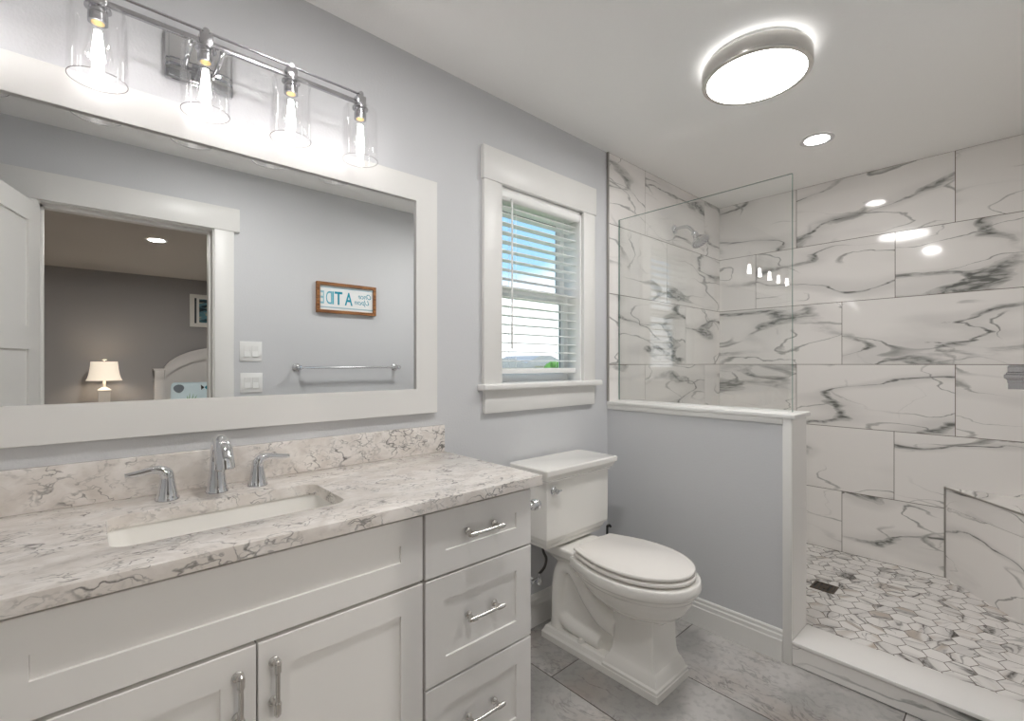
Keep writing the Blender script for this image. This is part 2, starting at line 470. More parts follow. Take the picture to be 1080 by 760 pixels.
# shower: far wall
b = MB(); tile_rows(b, (XB + 0.008, 0, 0), (0, 1, 0), (0, 0, 1), (-1, 0, 0), YR, 0, ROW, [-0.533, -0.271, -0.793, -0.533, -0.266, -0.793])
b.mi = 1; b.box(XB + 0.0015, XB + 0.0118, YR, 0, 0.04, CEIL)
obj('shower_tile', b, ['marble', 'grout'], wall_back, smooth=False)
# shower: right wall
b = MB(); tile_rows(b, (0, YR + 0.002, 0), (1, 0, 0), (0, 0, 1), (0, 1, 0), XP0 + 0.05, XB, ROW, [2.9, 2.64, 3.16])
b.mi = 1; b.box(XP0 + 0.05, XB, YR, YR + 0.009, 0.04, CEIL)
obj('shower_tile', b, ['marble', 'grout'], wall_right, smooth=False)

# main floor: stone planks running away from the vanity wall
b = MB(); strips = [1.372 + 0.4065 * k for k in range(-5, 4)]
for k, x in enumerate(strips):
    x1 = min(x + 0.4065, XP0 + 0.03); x0 = max(x, XF)
    if x1 <= x0: continue
    j = {5: -0.31, 6: -0.508}.get(k, -0.11 - 0.197 * ((k * 2) % 4))
    y = j + 0.79 * 2
    cuts = [0.0]
    while y > YR - 0.12:
        if y < -0.003: cuts.append(y)
        y -= 0.79
    cuts.append(YR - 0.12)
    for a, c in zip(cuts[:-1], cuts[1:]):
        tile_slab(b, (0, 0, -0.008), (1, 0, 0), (0, 1, 0), (0, 0, 1), x0, x1, c, a, 0.0019, 0.008)
b.mi = 1; b.box(XF, XP0 + 0.03, YR - 0.12, 0, -0.06, -0.0012)
struct(obj('floor', b, ['floor', 'floor_grout'], smooth=False))

# shower floor: hexagons on a grout bed
b = MB(); SZ = 0.045; HP = 0.085; HR = HP / math.sqrt(3) - 0.0016
random.seed(5)
b.uv = b.bm.loops.layers.uv.new('UVMap')
rowh = HP * math.sqrt(3) / 2
iy = 0; y = YR
while y < 0.04:
    x = XP1 - 0.05 + (HP / 2 if iy % 2 else 0)
    while x < XB + 0.04:
        pts = []
        for i in range(6):
            a = math.radians(30 + 60 * i)
            px, py = x + HR * math.cos(a), y + HR * math.sin(a)
            pts.append((min(max(px, XP1 - 0.005), XB), min(max(py, YR), -0.004)))
        uq = list(dict.fromkeys(pts))
        area = abs(sum(uq[i][0] * uq[(i + 1) % len(uq)][1] - uq[(i + 1) % len(uq)][0] * uq[i][1] for i in range(len(uq)))) / 2
        if len(uq) > 2 and area > 1e-5:
            ou, ov = random.uniform(0, 60), random.uniform(0, 60); ra = random.uniform(0, 2 * PI)
            b.quad_uv([(p[0], p[1], SZ) for p in uq], [(ou + p[0] * math.cos(ra) - p[1] * math.sin(ra), ov + p[0] * math.sin(ra) + p[1] * math.cos(ra)) for p in uq])
        x += HP
    y += rowh; iy += 1
b.mi = 1; b.box(XP1 - 0.01, XB, YR, 0, -0.02, SZ - 0.0012)
struct(obj('floor_shower', b, ['hexagon', 'grout'], smooth=False))

# half-height partition between toilet and shower
PE = -0.933
b = MB().box(XP0, XP1 - 0.008, PE + 0.014, 0.002, 0, 1.018)
part = struct(obj('wall_partition', b, 'wall', smooth=False))
b = MB().box(XP0 - 0.013, XP1 + 0.012, PE - 0.013, -0.003, 1.021, 1.041, 0.004)
obj('cap', b, 'trim', part)
b = MB().box(XP0 - 0.009, XP0, PE + 0.0345, -0.003, 0.998, 1.021, 0.002)
b.box(XP0 - 0.009, XP0, PE - 0.001, PE + 0.034, 0, 1.0205, 0.002)
obj('edge_board', b, 'trim', part)
b = MB().box(XP0 + 0.0005, XP1, PE, PE + 0.0139, 0, 1.0205)
obj('end_board', b, 'white_quartz', part)
b = MB(); tile_rows(b, (XP1 - 0.008, 0, 0), (0, 1, 0), (0, 0, 1), (1, 0, 0), PE + 0.014, -0.01, [1.02, 0.846, 0.435, 0.045], [-0.5, -0.25, -0.75])
obj('shower_tile', b, 'marble', part, smooth=False)

# kerb of the shower
random.seed(33)
b = MB(); b.uv = b.bm.loops.layers.uv.new('UVMap')
tile_slab(b, (XP0 + 0.008, 0, 0), (0, 1, 0), (0, 0, 1), (-1, 0, 0), YR, PE, 0.003, 0.083, 0.001, 0.008, (12.3, 41.7))
b.mi = 1; b.box(XP0 + 0.008, XP1 - 0.008, YR, PE, 0, 0.084)
b.mi = 2; b.box(XP0 - 0.007, XP1, YR, PE - 0.0005, 0.086, 0.101, 0.003)
tag(obj('shower_curb', b, ['marble', 'grout', 'white_quartz'], at=(2.26, -1.3, 0)), 'low marble kerb with white quartz top across the shower opening', 'shower curb')

# baseboards
def skirting(name, put, length, h):
    prof = [(0, 0), (0.014, 0), (0.014, h * 0.66), (0.011, h * 0.70), (0.011, h * 0.82), (0.0075, h * 0.86), (0.0075, h * 0.95), (0.004, h), (0, h)]
    bb = MB().loft([[put(0.0, d, z) for d, z in prof], [put(length, d, z) for d, z in prof]])
    return struct(obj(name, bb, 'trim', angle=20))
skirting('baseboard_left', lambda s, d, z: (1.032 + s, -d, z), XP0 - 1.032, 0.15)
skirting('baseboard_partition', lambda s, d, z: (XP0 - d, PE + 0.034 + s, z), -PE - 0.05, 0.132)
skirting('baseboard_right', lambda s, d, z: (0.69 + s, YR + d, z), 1.47, 0.132)

# ================================================================== WINDOW
win = snode('window_1', (1.653, 0, 1.15))
b = MB()
b.box(1.263, 1.366, -0.019, 0, 1.164, 2.056, 0.002); b.box(1.938, 2.033, -0.019, 0, 1.164, 2.056, 0.002)
b.box(1.257, 2.039, -0.024, 0, 2.052, 2.197, 0.002)
obj('casing', b, 'trim', win)
b = MB().box(1.240, 2.064, -0.048, 0.10, 1.136, 1.164, 0.008, 3)
obj('stool', b, 'trim', win)
obj('apron', MB().box(1.268, 2.030, -0.019, 0, 1.036, 1.136, 0.002), 'trim', win)
b = MB()
b.box(WX0 - 0.001, WX0 + 0.012, 0, 0.15, 1.164, WZ1); b.box(WX1 - 0.012, WX1 + 0.001, 0, 0.15, 1.164, WZ1); b.box(WX0, WX1, 0, 0.15, WZ1 - 0.012, WZ1 + 0.001)
obj('jamb', b, 'vinyl', win, smooth=False)
def sash(z0, z1, y0, y1, name):
    bb = MB(); st = 0.045
    put = lambda u, v, d: (u, d, v)
    bb.frame(WX0 + 0.012, WX1 - 0.012, z0, z1, [(0, y0), (st - 0.012, y0), (st, y0 + 0.012), (st, y1), (0, y1)], put)
    s = obj(name, bb, 'vinyl', win, angle=25)
    g = MB(); ym = (y0 + y1) / 2
    g.frame(WX0 + 0.012 + st - 0.002, WX1 - 0.012 - st + 0.002, z0 + st - 0.002, z1 - st + 0.002, [(0, y0 + 0.012), (0.005, y0 + 0.012), (0.005, ym + 0.004), (0, ym + 0.004)], put)
    obj('gasket', g, 'gasket', s, smooth=False)
    g = MB().box(WX0 + 0.012 + st - 0.001, WX1 - 0.012 - st + 0.001, ym - 0.002, ym + 0.002, z0 + st - 0.001, z1 - st + 0.001)
    obj('pane', g, 'window_glass', s, smooth=False)
sash(1.164, 1.625, 0.088, 0.112, 'lower_sash')
sash(1.585, 2.04, 0.114, 0.138, 'upper_sash')

# blind
bl = thing('window_blind', 'white horizontal slat blind with tilt wand in the bathroom window', 'blind', (1.653, 0.045, 1.2))
BX0, BX1 = WX0 + 0.016, WX1 - 0.016
b = MB().box(BX0, BX1, 0.025, 0.075, 2.004, 2.036, 0.003)
obj('headrail', b, 'blind', bl)
poly = [(0.004, 2.004), (0.012, 1.999), (0.017, 2.004), (0.017, 2.040), (0.012, 2.046), (0.004, 2.043), (0.0, 2.034), (0.0, 2.012)]
b = MB().prism(poly, BX0 - 0.002, BX1 + 0.002, 'yz')
obj('valance', b, 'blind', bl)
b = MB(); tl = math.radians(0.5)
nsl = 18
for i in range(nsl):
    zc = 1.265 + i * 0.0425 if i < 17 else 1.975; yc = 0.048
    n = 5; top, bot = [], []
    for k in range(n + 1):
        s = (k / n - 0.5) * 0.050
        arch = 0.0022 * (1 - (2 * k / n - 1) ** 2)
        y = yc + s * math.cos(tl); z = zc + s * math.sin(tl) + arch
        top.append((y, z + 0.0016)); bot.append((y, z - 0.0016))
    b.prism(top + bot[::-1], BX0 + 0.002, BX1 - 0.002, 'yz')
obj('slats', b, 'blind', bl)
obj('bottom_rail', MB().box(BX0 + 0.001, BX1 - 0.001, 0.024, 0.072, 1.205, 1.230, 0.003), 'blind', bl)
for x in (1.487, 1.822):
    b = MB()
    for y in (0.0225, 0.0735): b.tube([(x, y, 1.235), (x, y, 2.0)], 0.0010, 6)
    for i in range(nsl): b.tube([(x, 0.0225, 1.263 + i * 0.0425), (x, 0.0735, 1.263 + i * 0.0425)], 0.0006, 4)
    obj('ladder_cord', b, 'blind', bl)
b = MB().tube([(1.437, -0.006, 2.005), (1.437, -0.006, 1.42)], 0.0042, 8); b.tube([(1.437, -0.006, 1.42), (1.437, -0.006, 1.32)], [0.0055, 0.0048], 8)
b.tube([(1.437, 0.004, 2.005), (1.437, -0.006, 2.005)], 0.003, 6)
obj('tilt_wand', b, 'plate', bl)

# ================================================================== DOORWAY (seen in the mirror)
d = snode('door_1', (0.19, YR, 0))
b = MB()
b.box(DX1, DX1 - 0.02, YR - 0.125, YR + 0.004, 0, DZ - 0.02); b.box(DX0, DX0 + 0.02, YR - 0.125, YR + 0.004, 0, DZ - 0.02); b.box(DX0, DX1, YR - 0.125, YR + 0.004, DZ - 0.02, DZ)
obj('jamb', b, 'trim', d, smooth=False)
b = MB().box(DX1 - 0.032, DX1 - 0.02, YR - 0.10, YR - 0.045, 0, DZ - 0.02, 0.001); b.box(DX0 + 0.02, DX0 + 0.032, YR - 0.10, YR - 0.045, 0, DZ - 0.02, 0.001); b.box(DX0 + 0.02, DX1 - 0.02, YR - 0.10, YR - 0.045, DZ - 0.032, DZ - 0.02, 0.001)
obj('stop', b, 'trim', d)
b = MB()
b.box(DX1 - 0.013, 0.661, YR, YR + 0.019, 0, 2.057, 0.002); b.box(DX0 - 0.09, DX0 + 0.013, YR, YR + 0.019, 0, 2.057, 0.002)
b.box(DX0 - 0.12, 0.692, YR, YR + 0.024, 2.057, 2.197, 0.002)
obj('casing', b, 'trim', d)
b = MB()
b.box(DX1 - 0.013, 0.661, YR - 0.139, YR - 0.12, 0, 2.057, 0.002); b.box(DX0 - 0.09, DX0 + 0.013, YR - 0.139, YR - 0.12, 0, 2.057, 0.002); b.box(DX0 - 0.12, 0.692, YR - 0.144, YR - 0.12, 2.057, 2.197, 0.002)
obj('bedroom_casing', b, 'trim', d)
b = MB(); LW = 0.725
put_a = lambda u, v, h: (u, h, v)
T = 0.0175
pan = [(0.20, 0.69), (0.80, 1.32), (1.43, 1.93)]
b.box(0, LW, -0.008, 0.008, 0.012, 2.03)
edges = [0.012] + [z for p in pan for z in p] + [2.03]
for sgn in (-1, 1):
    b.box(0, 0.108, sgn * 0.008, sgn * T, 0.012, 2.03); b.box(LW - 0.108, LW, sgn * 0.008, sgn * T, 0.012, 2.03)
    for i in range(0, len(edges), 2): b.box(0.108, LW - 0.108, sgn * 0.008, sgn * T, edges[i], edges[i + 1])
ang = math.atan2(0.964, -0.265)
b.transform(Matrix.Translation((DX0 + 0.022, YR + 0.006, 0)) @ Matrix.Rotation(ang, 4, 'Z') @ Matrix.Translation((0, 0.0195, 0)))
leaf = obj('leaf', b, 'trim', d, smooth=False)
b = MB()
for sgn in (-1, 1):
    b.lathe([(0.026, sgn * 0.018), (0.026, sgn * 0.024), (0.011, sgn * 0.028), (0.011, sgn * 0.05)], (LW - 0.06, 0, 0.98), 'y', 20)
    b.tube([(LW - 0.06, sgn * 0.05, 0.98), (LW - 0.17, sgn * 0.052, 0.98)], 0.008, 10)
b.transform(Matrix.Translation((DX0 + 0.022, YR + 0.006, 0)) @ Matrix.Rotation(ang, 4, 'Z') @ Matrix.Translation((0, 0.0195, 0)))
obj('handle', b, 'nickel', leaf)

# ================================================================== VANITY
SY = -0.525                                        # carcass front
def shaker(mb, x0, x1, z0, z1, rail=0.062, th=0.02, recess=0.0055):
    y0 = SY - 0.0005; y1 = SY - th
    put = lambda u, v, h: (u, h, v)
    mb.frame(x0, x1, z0, z1, [(0, y0), (0, y1 + 0.0015), (0.0015, y1), (rail, y1), (rail + 0.0008, y1 + recess), (rail + 0.0015, y0)], put)
    mb.box(x0 + rail + 0.001, x1 - rail - 0.001, y0, y1 + recess, z0 + rail + 0.001, z1 - rail - 0.001)
    return mb
def pull(c, axis, parent, cc=0.076):
    """bar pull on two round-footed posts"""
    cx, cz = c; yf = SY - 0.02
    bb = MB()
    A = lambda s, d: (cx + s, yf - d, cz) if axis == 'x' else (cx, yf - d, cz + s)
    h = cc / 2
    ax = axis
    def ring(s0, s1, r0, r1):
        bb.tube([A(s0, 0.028), A(s1, 0.028)], [r0, r1], 14)
    bb.tube([A(-h - 0.012, 0.028), A(h + 0.012, 0.028)], 0.0048, 14)
    for s in (-h, h):
        e = 1 if s > 0 else -1
        bb.lathe([(0.0105, 0), (0.0105, -0.003), (0.0085, -0.0055), (0.0055, -0.0075), (0.0048, -0.014), (0.0058, -0.021), (0.0058, -0.0225)], A(s, 0), 'y', 18)
        ring(s - 0.0085, s + 0.0085, 0.0072, 0.0072)
        ring(s + e * 0.0085, s + e * 0.013, 0.0060, 0.0062)
        ring(s + e * 0.013, s + e * 0.018, 0.0066, 0.0040)
        ring(s - e * 0.0085, s - e * 0.0125, 0.0062, 0.0052)
    return obj('handle', bb, 'nickel', parent)
VX0, VXM, VX1 = -0.53, 0.641, 1.030
cab = thing('sink_cabinet', 'white shaker vanity cabinet with two doors under the sink', 'cabinet', (0.255, -0.27, 0))
b = MB()
def carcass(b, x0, x1):
    b.box(x0, x0 + 0.016, SY, -0.004, 0.10, 0.872); b.box(x1 - 0.016, x1, SY, -0.004, 0.10, 0.872)
    b.box(x0 + 0.016, x1 - 0.016, SY, -0.004, 0.10, 0.116); b.box(x0 + 0.016, x1 - 0.016, -0.012, -0.004, 0.116, 0.872)
    b.box(x0 + 0.016, x1 - 0.016, SY, SY + 0.018, 0.116, 0.872); b.box(x0, x1, SY + 0.07, SY + 0.09, 0, 0.10)
carcass(b, VX0, VXM - 0.0005)
obj('body', b, 'gap', cab, smooth=False)
obj('false_drawer_front', shaker(MB(), -0.130, 0.637, 0.696, 0.862), 'cabinet', cab, angle=20)
d1 = obj('door', shaker(MB(), -0.130, 0.251, 0.105, 0.688), 'cabinet', cab, angle=20)
d2 = obj('door', shaker(MB(), 0.2545, 0.637, 0.105, 0.688), 'cabinet', cab, angle=20)
pull((0.218, 0.598), 'z', d1, 0.08); pull((0.2835, 0.600), 'z', d2, 0.08)
obj('end_panel', shaker(MB(), VX0 + 0.002, -0.134, 0.105, 0.862), 'cabinet', cab, angle=20)
drw = thing('drawer_cabinet', 'white shaker three-drawer cabinet beside the toilet', 'cabinet', (0.835, -0.27, 0))
b = MB(); carcass(b, VXM + 0.0005, VX1 - 0.016)
obj('body', b, 'gap', drw, smooth=False)
obj('side_panel', MB().box(VX1 - 0.016, VX1, SY, -0.003, 0, 0.872), 'cabinet', drw, smooth=False)
for z0, z1, zh in ((0.692, 0.862, 0.787), (0.408, 0.686, 0.556), (0.115, 0.402, 0.272)):
    dr = obj('drawer', shaker(MB(), 0.6455, 1.0265, z0, z1), 'cabinet', drw, angle=20)
    pull((0.829, zh), 'x', dr, 0.094)

# worktop with sink cut-out
ct = thing('countertop', 'pale veined quartz worktop on the white vanity', 'countertop', (0.26, -0.28, 0.873))
CX0, CX1, CYF, CT, CB = XF + 0.003, 1.057, -0.566, 0.903, 0.873
SX0, SX1, SY0, SY1 = 0.030, 0.490, -0.428, -0.182
def slab_with_hole():
    bb = MB(); bm = bb.bm
    inner = rrect(SX0, SX1, SY0, SY1, 0.035, 6)
    outer = [(CX1, -0.001), (CX0, -0.001), (CX0, CYF), (CX1, CYF)]
    es = []
    loops = []
    for poly in (outer, inner):
        vs = [bm.verts.new((x, y, CT)) for x, y in poly]
        loops.append(vs)
        for i in range(len(vs)): es.append(bm.edges.new((vs[i], vs[(i + 1) % len(vs)])))
    bmesh.ops.triangle_fill(bm, use_beauty=True, edges=es)
    fs = [f for f in bm.faces if not (SX0 < f.calc_center_median().x < SX1 and SY0 < f.calc_center_median().y < SY1)]
    dead = [f for f in bm.faces if f not in fs]
    if dead: bmesh.ops.delete(bm, geom=dead, context='FACES_ONLY')
    r = bmesh.ops.extrude_face_region(bm, geom=list(bm.faces))
    bmesh.ops.translate(bm, vec=(0, 0, CB - CT), verts=[g for g in r['geom'] if isinstance(g, bmesh.types.BMVert)])
    bmesh.ops.recalc_face_normals(bm, faces=bm.faces)
    ed = [e for e in bm.edges if len(e.link_faces) == 2 and e.calc_face_angle() > 0.9 and all(abs(v.co.z - CT) < 1e-5 for v in e.verts)]
    bmesh.ops.bevel(bm, geom=ed, offset=0.0018, segments=2, profile=0.5, affect='EDGES')
    return bb
obj('slab', slab_with_hole(), 'quartz', ct, angle=40)
tag(obj('backsplash', MB().box(CX0, CX1 + 0.002, -0.021, -0.001, CT, 1.007, 0.0012), 'quartz', at=(0.26, -0.011, CT)), 'low quartz upstand along the wall behind the tap', 'backsplash')
# undermount basin
sk = thing('sink', 'white rectangular undermount basin set in the quartz worktop', 'sink', (0.26, -0.3, 0.75))
def basin():
    bb = MB()
    rings = [[(x, y, 0.872) for x, y in rrect(SX0 - 0.02, SX1 + 0.02, SY0 - 0.02, SY1 + 0.02, 0.05)],
             [(x, y, 0.872) for x, y in rrect(SX0 - 0.004, SX1 + 0.004, SY0 - 0.004, SY1 + 0.004, 0.04)],
             [(x, y, 0.80) for x, y in rrect(SX0 + 0.012, SX1 - 0.012, SY0 + 0.010, SY1 - 0.010, 0.045)],
             [(x, y, 0.762) for x, y in rrect(SX0 + 0.035, SX1 - 0.035, SY0 + 0.028, SY1 - 0.028, 0.05)],
             [(x, y, 0.748) for x, y in rrect(SX0 + 0.07, SX1 - 0.07, SY0 + 0.06, SY1 - 0.06, 0.05)],
             [(x, y, 0.745) for x, y in rrect(0.23, 0.29, -0.335, -0.275, 0.029)]]
    bb.loft(rings, False, True)
    return bb
obj('basin', basin(), 'porcelain', sk, angle=60)
obj('drain', MB().lathe([(0.024, 0), (0.024, 0.003), (0.012, 0.004)], (0.26, -0.305, 0.7455)), 'chrome', sk)
# widespread tap
fc = thing('faucet', 'chrome widespread basin tap with two lever handles', 'faucet', (0.262, -0.1, CT))
b = MB().lathe([(0.027, 0), (0.027, 0.005), (0.0245, 0.008), (0.0235, 0.014), (0.019, 0.05), (0.017, 0.085)], (0.262, -0.10, CT), 'z', 28)
sp = [(0.262, -0.10, CT + 0.08), (0.262, -0.101, CT + 0.108), (0.262, -0.115, CT + 0.133), (0.262, -0.143, CT + 0.142), (0.262, -0.172, CT + 0.128), (0.262, -0.190, CT + 0.100), (0.262, -0.197, CT + 0.078)]
b.tube(sp, [0.0172, 0.0168, 0.0175, 0.019, 0.021, 0.0225, 0.0235], 22, 5)
b.tube([(0.262, -0.197, CT + 0.078), (0.262, -0.198, CT + 0.0745)], [0.0205, 0.020], 22)
obj('spout', b, 'chrome', fc, angle=50)
for hx, s in ((0.152, -1), (0.362, 1)):
    b = MB().lathe([(0.026, 0), (0.026, 0.005), (0.0235, 0.008), (0.0215, 0.018), (0.0165, 0.045), (0.0150, 0.058)], (hx, -0.10, CT), 'z', 26)
    b.tube([(hx, -0.10, CT + 0.052), (hx + s * 0.002, -0.10, CT + 0.066), (hx + s * 0.014, -0.10, CT + 0.077), (hx + s * 0.036, -0.10, CT + 0.079), (hx + s * 0.060, -0.10, CT + 0.075), (hx + s * 0.085, -0.10, CT + 0.073)],
           [0.0155, 0.0150, 0.0118, 0.0085, 0.0078, 0.0060], 16, 5)
    obj('handle', b, 'chrome', fc, angle=50)

# ================================================================== MIRROR
mr = thing('wall_mirror', 'large white-framed mirror above the sink reflecting the doorway', 'mirror', (0.25, 0, 1.06))
MX0, MX1, MZ0, MZ1 = -0.52, 1.023, 1.060, 1.968
put = lambda u, v, h: (u, h, v)
b = MB().frame(MX0, MX1, MZ0, MZ1, [(0, -0.001), (0, -0.021), (0.001, -0.022), (0.0935, -0.022), (0.0945, -0.021), (0.0945, -0.013), (0.0945, -0.001)], put)
obj('frame', b, 'trim', mr, angle=20)
obj('mirror_glass', MB().box(MX0 + 0.0946, MX1 - 0.0946, -0.012, -0.004, MZ0 + 0.0946, MZ1 - 0.0946), 'mirror', mr, smooth=False)

# ================================================================== VANITY LIGHT
vl = thing('vanity_light', 'five-bulb chrome bar light with clear glass shades above the mirror', 'wall light', (0.236, 0, 2.1))
LY = -0.118
LXS = [0.2325 + 0.2145 * k for k in (-2, -1, 0, 1, 2)]
b = MB().box(0.155, 0.317, -0.016, -0.001, 2.032, 2.166, 0.004); b.box(0.163, 0.309, -0.020, -0.014, 2.040, 2.158, 0.003)
obj('backplate', b, 'chrome', vl)
for x in (0.200, 0.272):
    obj('arm', MB().tube([(x, -0.018, 2.085), (x, -0.06, 2.086), (x, -0.10, 2.092), (x, LY, 2.106)], 0.006, 12, 4), 'chrome', vl)
obj('bar', MB().box(LXS[0] - 0.020, LXS[4] + 0.020, LY - 0.005, LY + 0.005, 2.099, 2.112, 0.001), 'steel', vl)
obj('rod', MB().tube([(LXS[0] - 0.010, LY, 2.135), (LXS[4] + 0.010, LY, 2.135)], 0.0036, 12), 'steel', vl)
def lamp_holder(x):
    b = MB().box(x - 0.015, x + 0.015, LY - 0.014, LY + 0.014, 2.094, 2.126, 0.002)
    b.lathe([(0.0075, -0.006), (0.008, 0), (0.0075, 0.006)], (x, LY - 0.004, 2.134), 'y', 16)
    b.lathe([(0.017, 2.097), (0.017, 2.090), (0.025, 2.089), (0.025, 2.0855), (0.0175, 2.0845), (0.0175, 2.076), (0.0165, 2.075), (0.0175, 2.073), (0.0190, 2.072), (0.0190, 2.053), (0.0155, 2.053)], (x, LY, 0), 'z', 24)
    h = obj('lamp_holder', b, 'steel', vl)
    b = MB(); R = 0.0560; t = 0.0022
    out = [(0.022, 2.089), (0.044, 2.088), (0.052, 2.084), (R, 2.074), (R, 1.920), (R - 0.0004, 1.9185)]
    inn = [(R - t + 0.0004, 1.9185), (R - t, 1.920), (R - t, 2.073), (0.0505, 2.0815), (0.043, 2.0858), (0.022, 2.0868)]
    b.lathe(out + inn, (x, LY, 0), 'z', 40, False, False)
    s = obj('glass_shade', b, 'clear_glass', h, angle=60)
    b = MB()
    ring = [(x + (R - t / 2) * math.cos(2 * PI * k / 48), LY + (R - t / 2) * math.sin(2 * PI * k / 48), 1.9182) for k in range(49)]
    b.tube(ring, 0.0008, 6, caps=False)
    obj('shade_rim', b, 'rim_glass', s)
    b = MB().lathe([(0.0115, 2.054), (0.0125, 2.046), (0.017, 2.028), (0.0235, 2.004), (0.0285, 1.982), (0.0285, 1.964), (0.023, 1.951), (0.012, 1.945), (0.002, 1.944)], (x, LY, 0), 'z', 24, False, True)
    obj('bulb', b, 'clear_glass', h, angle=60)
    obj('bulb_cap', MB().lathe([(0.0125, 2.0525), (0.0125, 2.058), (0.011, 2.059)], (x, LY, 0), 'z', 20), 'brass', h)
    b = MB()
    for k in range(6):
        a = k * PI / 3
        b.tube([(x + 0.004 * math.cos(a), LY + 0.004 * math.sin(a), 2.034), (x + 0.0098 * math.cos(a), LY + 0.0098 * math.sin(a), 1.964)], [0.0030, 0.0042], 8)
    obj('filament', b, 'filament', h)
for x in LXS: lamp_holder(x)

# ================================================================== CEILING LIGHTS
fl = thing('flush_ceiling_light', 'round flush ceiling light with brushed nickel band and lit diffuser', 'ceiling light', (1.93, -0.877, CEIL))
FC = (1.925, -0.877, 0)
obj('pan', MB().lathe([(0.172, CEIL - 0.001), (0.172, CEIL - 0.012), (0.165, CEIL - 0.0125)], FC, 'z', 48), 'plate', fl)
obj('light_blocker', MB().lathe([(0.16, 2.405), (0.1845, 2.405), (0.1845, 2.378), (0.002, 2.3775)], FC, 'z', 56, False, True), 'plate', fl)  # opaque disc added to stop the diffuser's upward light
obj('glow_ring', MB().lathe([(0.165, CEIL - 0.012), (0.165, 2.405)], FC, 'z', 48), 'halo', fl)
obj('band', MB().lathe([(0.186, 2.418), (0.192, 2.417), (0.193, 2.414), (0.193, 2.366), (0.191, 2.362), (0.174, 2.361), (0.174, 2.366), (0.186, 2.370), (0.186, 2.418)], FC, 'z', 64, False, False), 'nickel', fl)
obj('diffuser', MB().lathe([(0.180, 2.376), (0.183, 2.372), (0.174, 2.3655), (0.172, 2.3625), (0.08, 2.3605), (0.002, 2.360)], FC, 'z', 56, False, True), 'diffuser', fl)
def downlight(x, y, r, label, glow, group=None):
    t = thing('recessed_downlight', label, 'ceiling light', (x, y, CEIL), group)
    obj('trim_ring', MB().lathe([(r, CEIL - 0.0005), (r, CEIL - 0.004), (r * 0.96, CEIL - 0.006), (r * 0.72, CEIL - 0.004), (r * 0.68, CEIL - 0.0005)], (x, y, 0), 'z', 40, False, False), 'bed_paint', t)
    obj('lens', MB().lathe([(r * 0.71, CEIL - 0.001), (r * 0.71, CEIL - 0.0035), (0.002, CEIL - 0.0038)], (x, y, 0), 'z', 36), glow, t)
downlight(0.62, -0.92, 0.079, 'added fill downlight, out of view in the ceiling over the vanity aisle', 'aisle_fill')  # unseen lamp added to brighten the counter, cabinets and opposite wall
downlight(2.860, -0.842, 0.079, 'round recessed downlight in the ceiling over the shower', 'down')

# ================================================================== TOILET
XC = 1.665
tl_ = thing('toilet', 'white two-piece toilet with a stepped pedestal beside the half wall', 'toilet', (XC, -0.4, 0))
def egg(z, yb, yf, wb, wm, k=0.46, n=40, xc=XC):
    """outline with a straight back of half-width wb, widest wm, and a rounded front"""
    right = []
    L = yf - yb
    for i in range(n + 1):
        s = i / n
        s = 1 - (1 - s) ** 1.6 if s > 0 else 0
        w = wb + (wm - wb) * math.sin(min(s / k, 1) * PI / 2) if s < k else wm * math.sqrt(max(0, 1 - ((s - k) / (1 - k)) ** 2.15))
        right.append((w, yb + L * s))
    pts = [(xc + w, y, z) for w, y in right[:-1]] + [(xc, yf, z)] + [(xc - w, y, z) for w, y in reversed(right[:-1])]
    return pts
def voxel(o, size, it=6):
    md = o.modifiers.new('remesh', 'REMESH'); md.mode = 'VOXEL'; md.voxel_size = size; md.use_smooth_shade = True
    sm = o.modifiers.new('smooth', 'SMOOTH'); sm.factor = 0.5; sm.iterations = it
    return o
b = MB()
b.loft([egg(0.425, -0.27, -0.768, 0.135, 0.196), egg(0.402, -0.27, -0.773, 0.135, 0.199), egg(0.386, -0.27, -0.769, 0.132, 0.196),
        egg(0.379, -0.27, -0.757, 0.126, 0.186), egg(0.366, -0.28, -0.754, 0.122, 0.183), egg(0.358, -0.29, -0.745, 0.116, 0.172),
        egg(0.335, -0.31, -0.738, 0.110, 0.168), egg(0.305, -0.34, -0.722, 0.105, 0.155), egg(0.280, -0.37, -0.698, 0.095, 0.130), egg(0.264, -0.40, -0.672, 0.085, 0.103), egg(0.22, -0.43, -0.62, 0.05, 0.06)])
bowl = voxel(obj('bowl', b, 'porcelain', tl_), 0.005, 3)
b = MB()
def oct_(z, hw, y0, y1): return [(XC - hw, y0, z), (XC + hw, y0, z), (XC + hw, y1, z), (XC - hw, y1, z)]
rr4 = lambda z, hw, y0, y1, r=0.012: [(x, y, z) for x, y in rrect(XC - hw, XC + hw, y0, y1, r, 3)]
b.loft([rr4(0.0, 0.121, -0.678, -0.085, 0.006), rr4(0.026, 0.121, -0.678, -0.085, 0.006), rr4(0.034, 0.113, -0.672, -0.09, 0.006), rr4(0.05, 0.107, -0.666, -0.096, 0.006), rr4(0.056, 0.100, -0.658, -0.104, 0.006)])
b.loft([rr4(0.03, 0.120, -0.676, -0.425, 0.005), rr4(0.040, 0.120, -0.676, -0.425, 0.005), rr4(0.046, 0.113, -0.671, -0.43, 0.005), rr4(0.066, 0.107, -0.664, -0.437, 0.005), rr4(0.074, 0.103, -0.660, -0.441, 0.005),
        rr4(0.080, 0.101, -0.657, -0.444, 0.005), rr4(0.086, 0.097, -0.652, -0.448, 0.005), rr4(0.098, 0.0925, -0.647, -0.453, 0.006), rr4(0.118, 0.0895, -0.643, -0.457, 0.007), rr4(0.15, 0.088, -0.641, -0.459, 0.008), rr4(0.22, 0.088, -0.640, -0.460, 0.009), rr4(0.31, 0.090, -0.642, -0.455, 0.010)])
obj('pedestal', b, 'porcelain', tl_, angle=16)
b = MB()
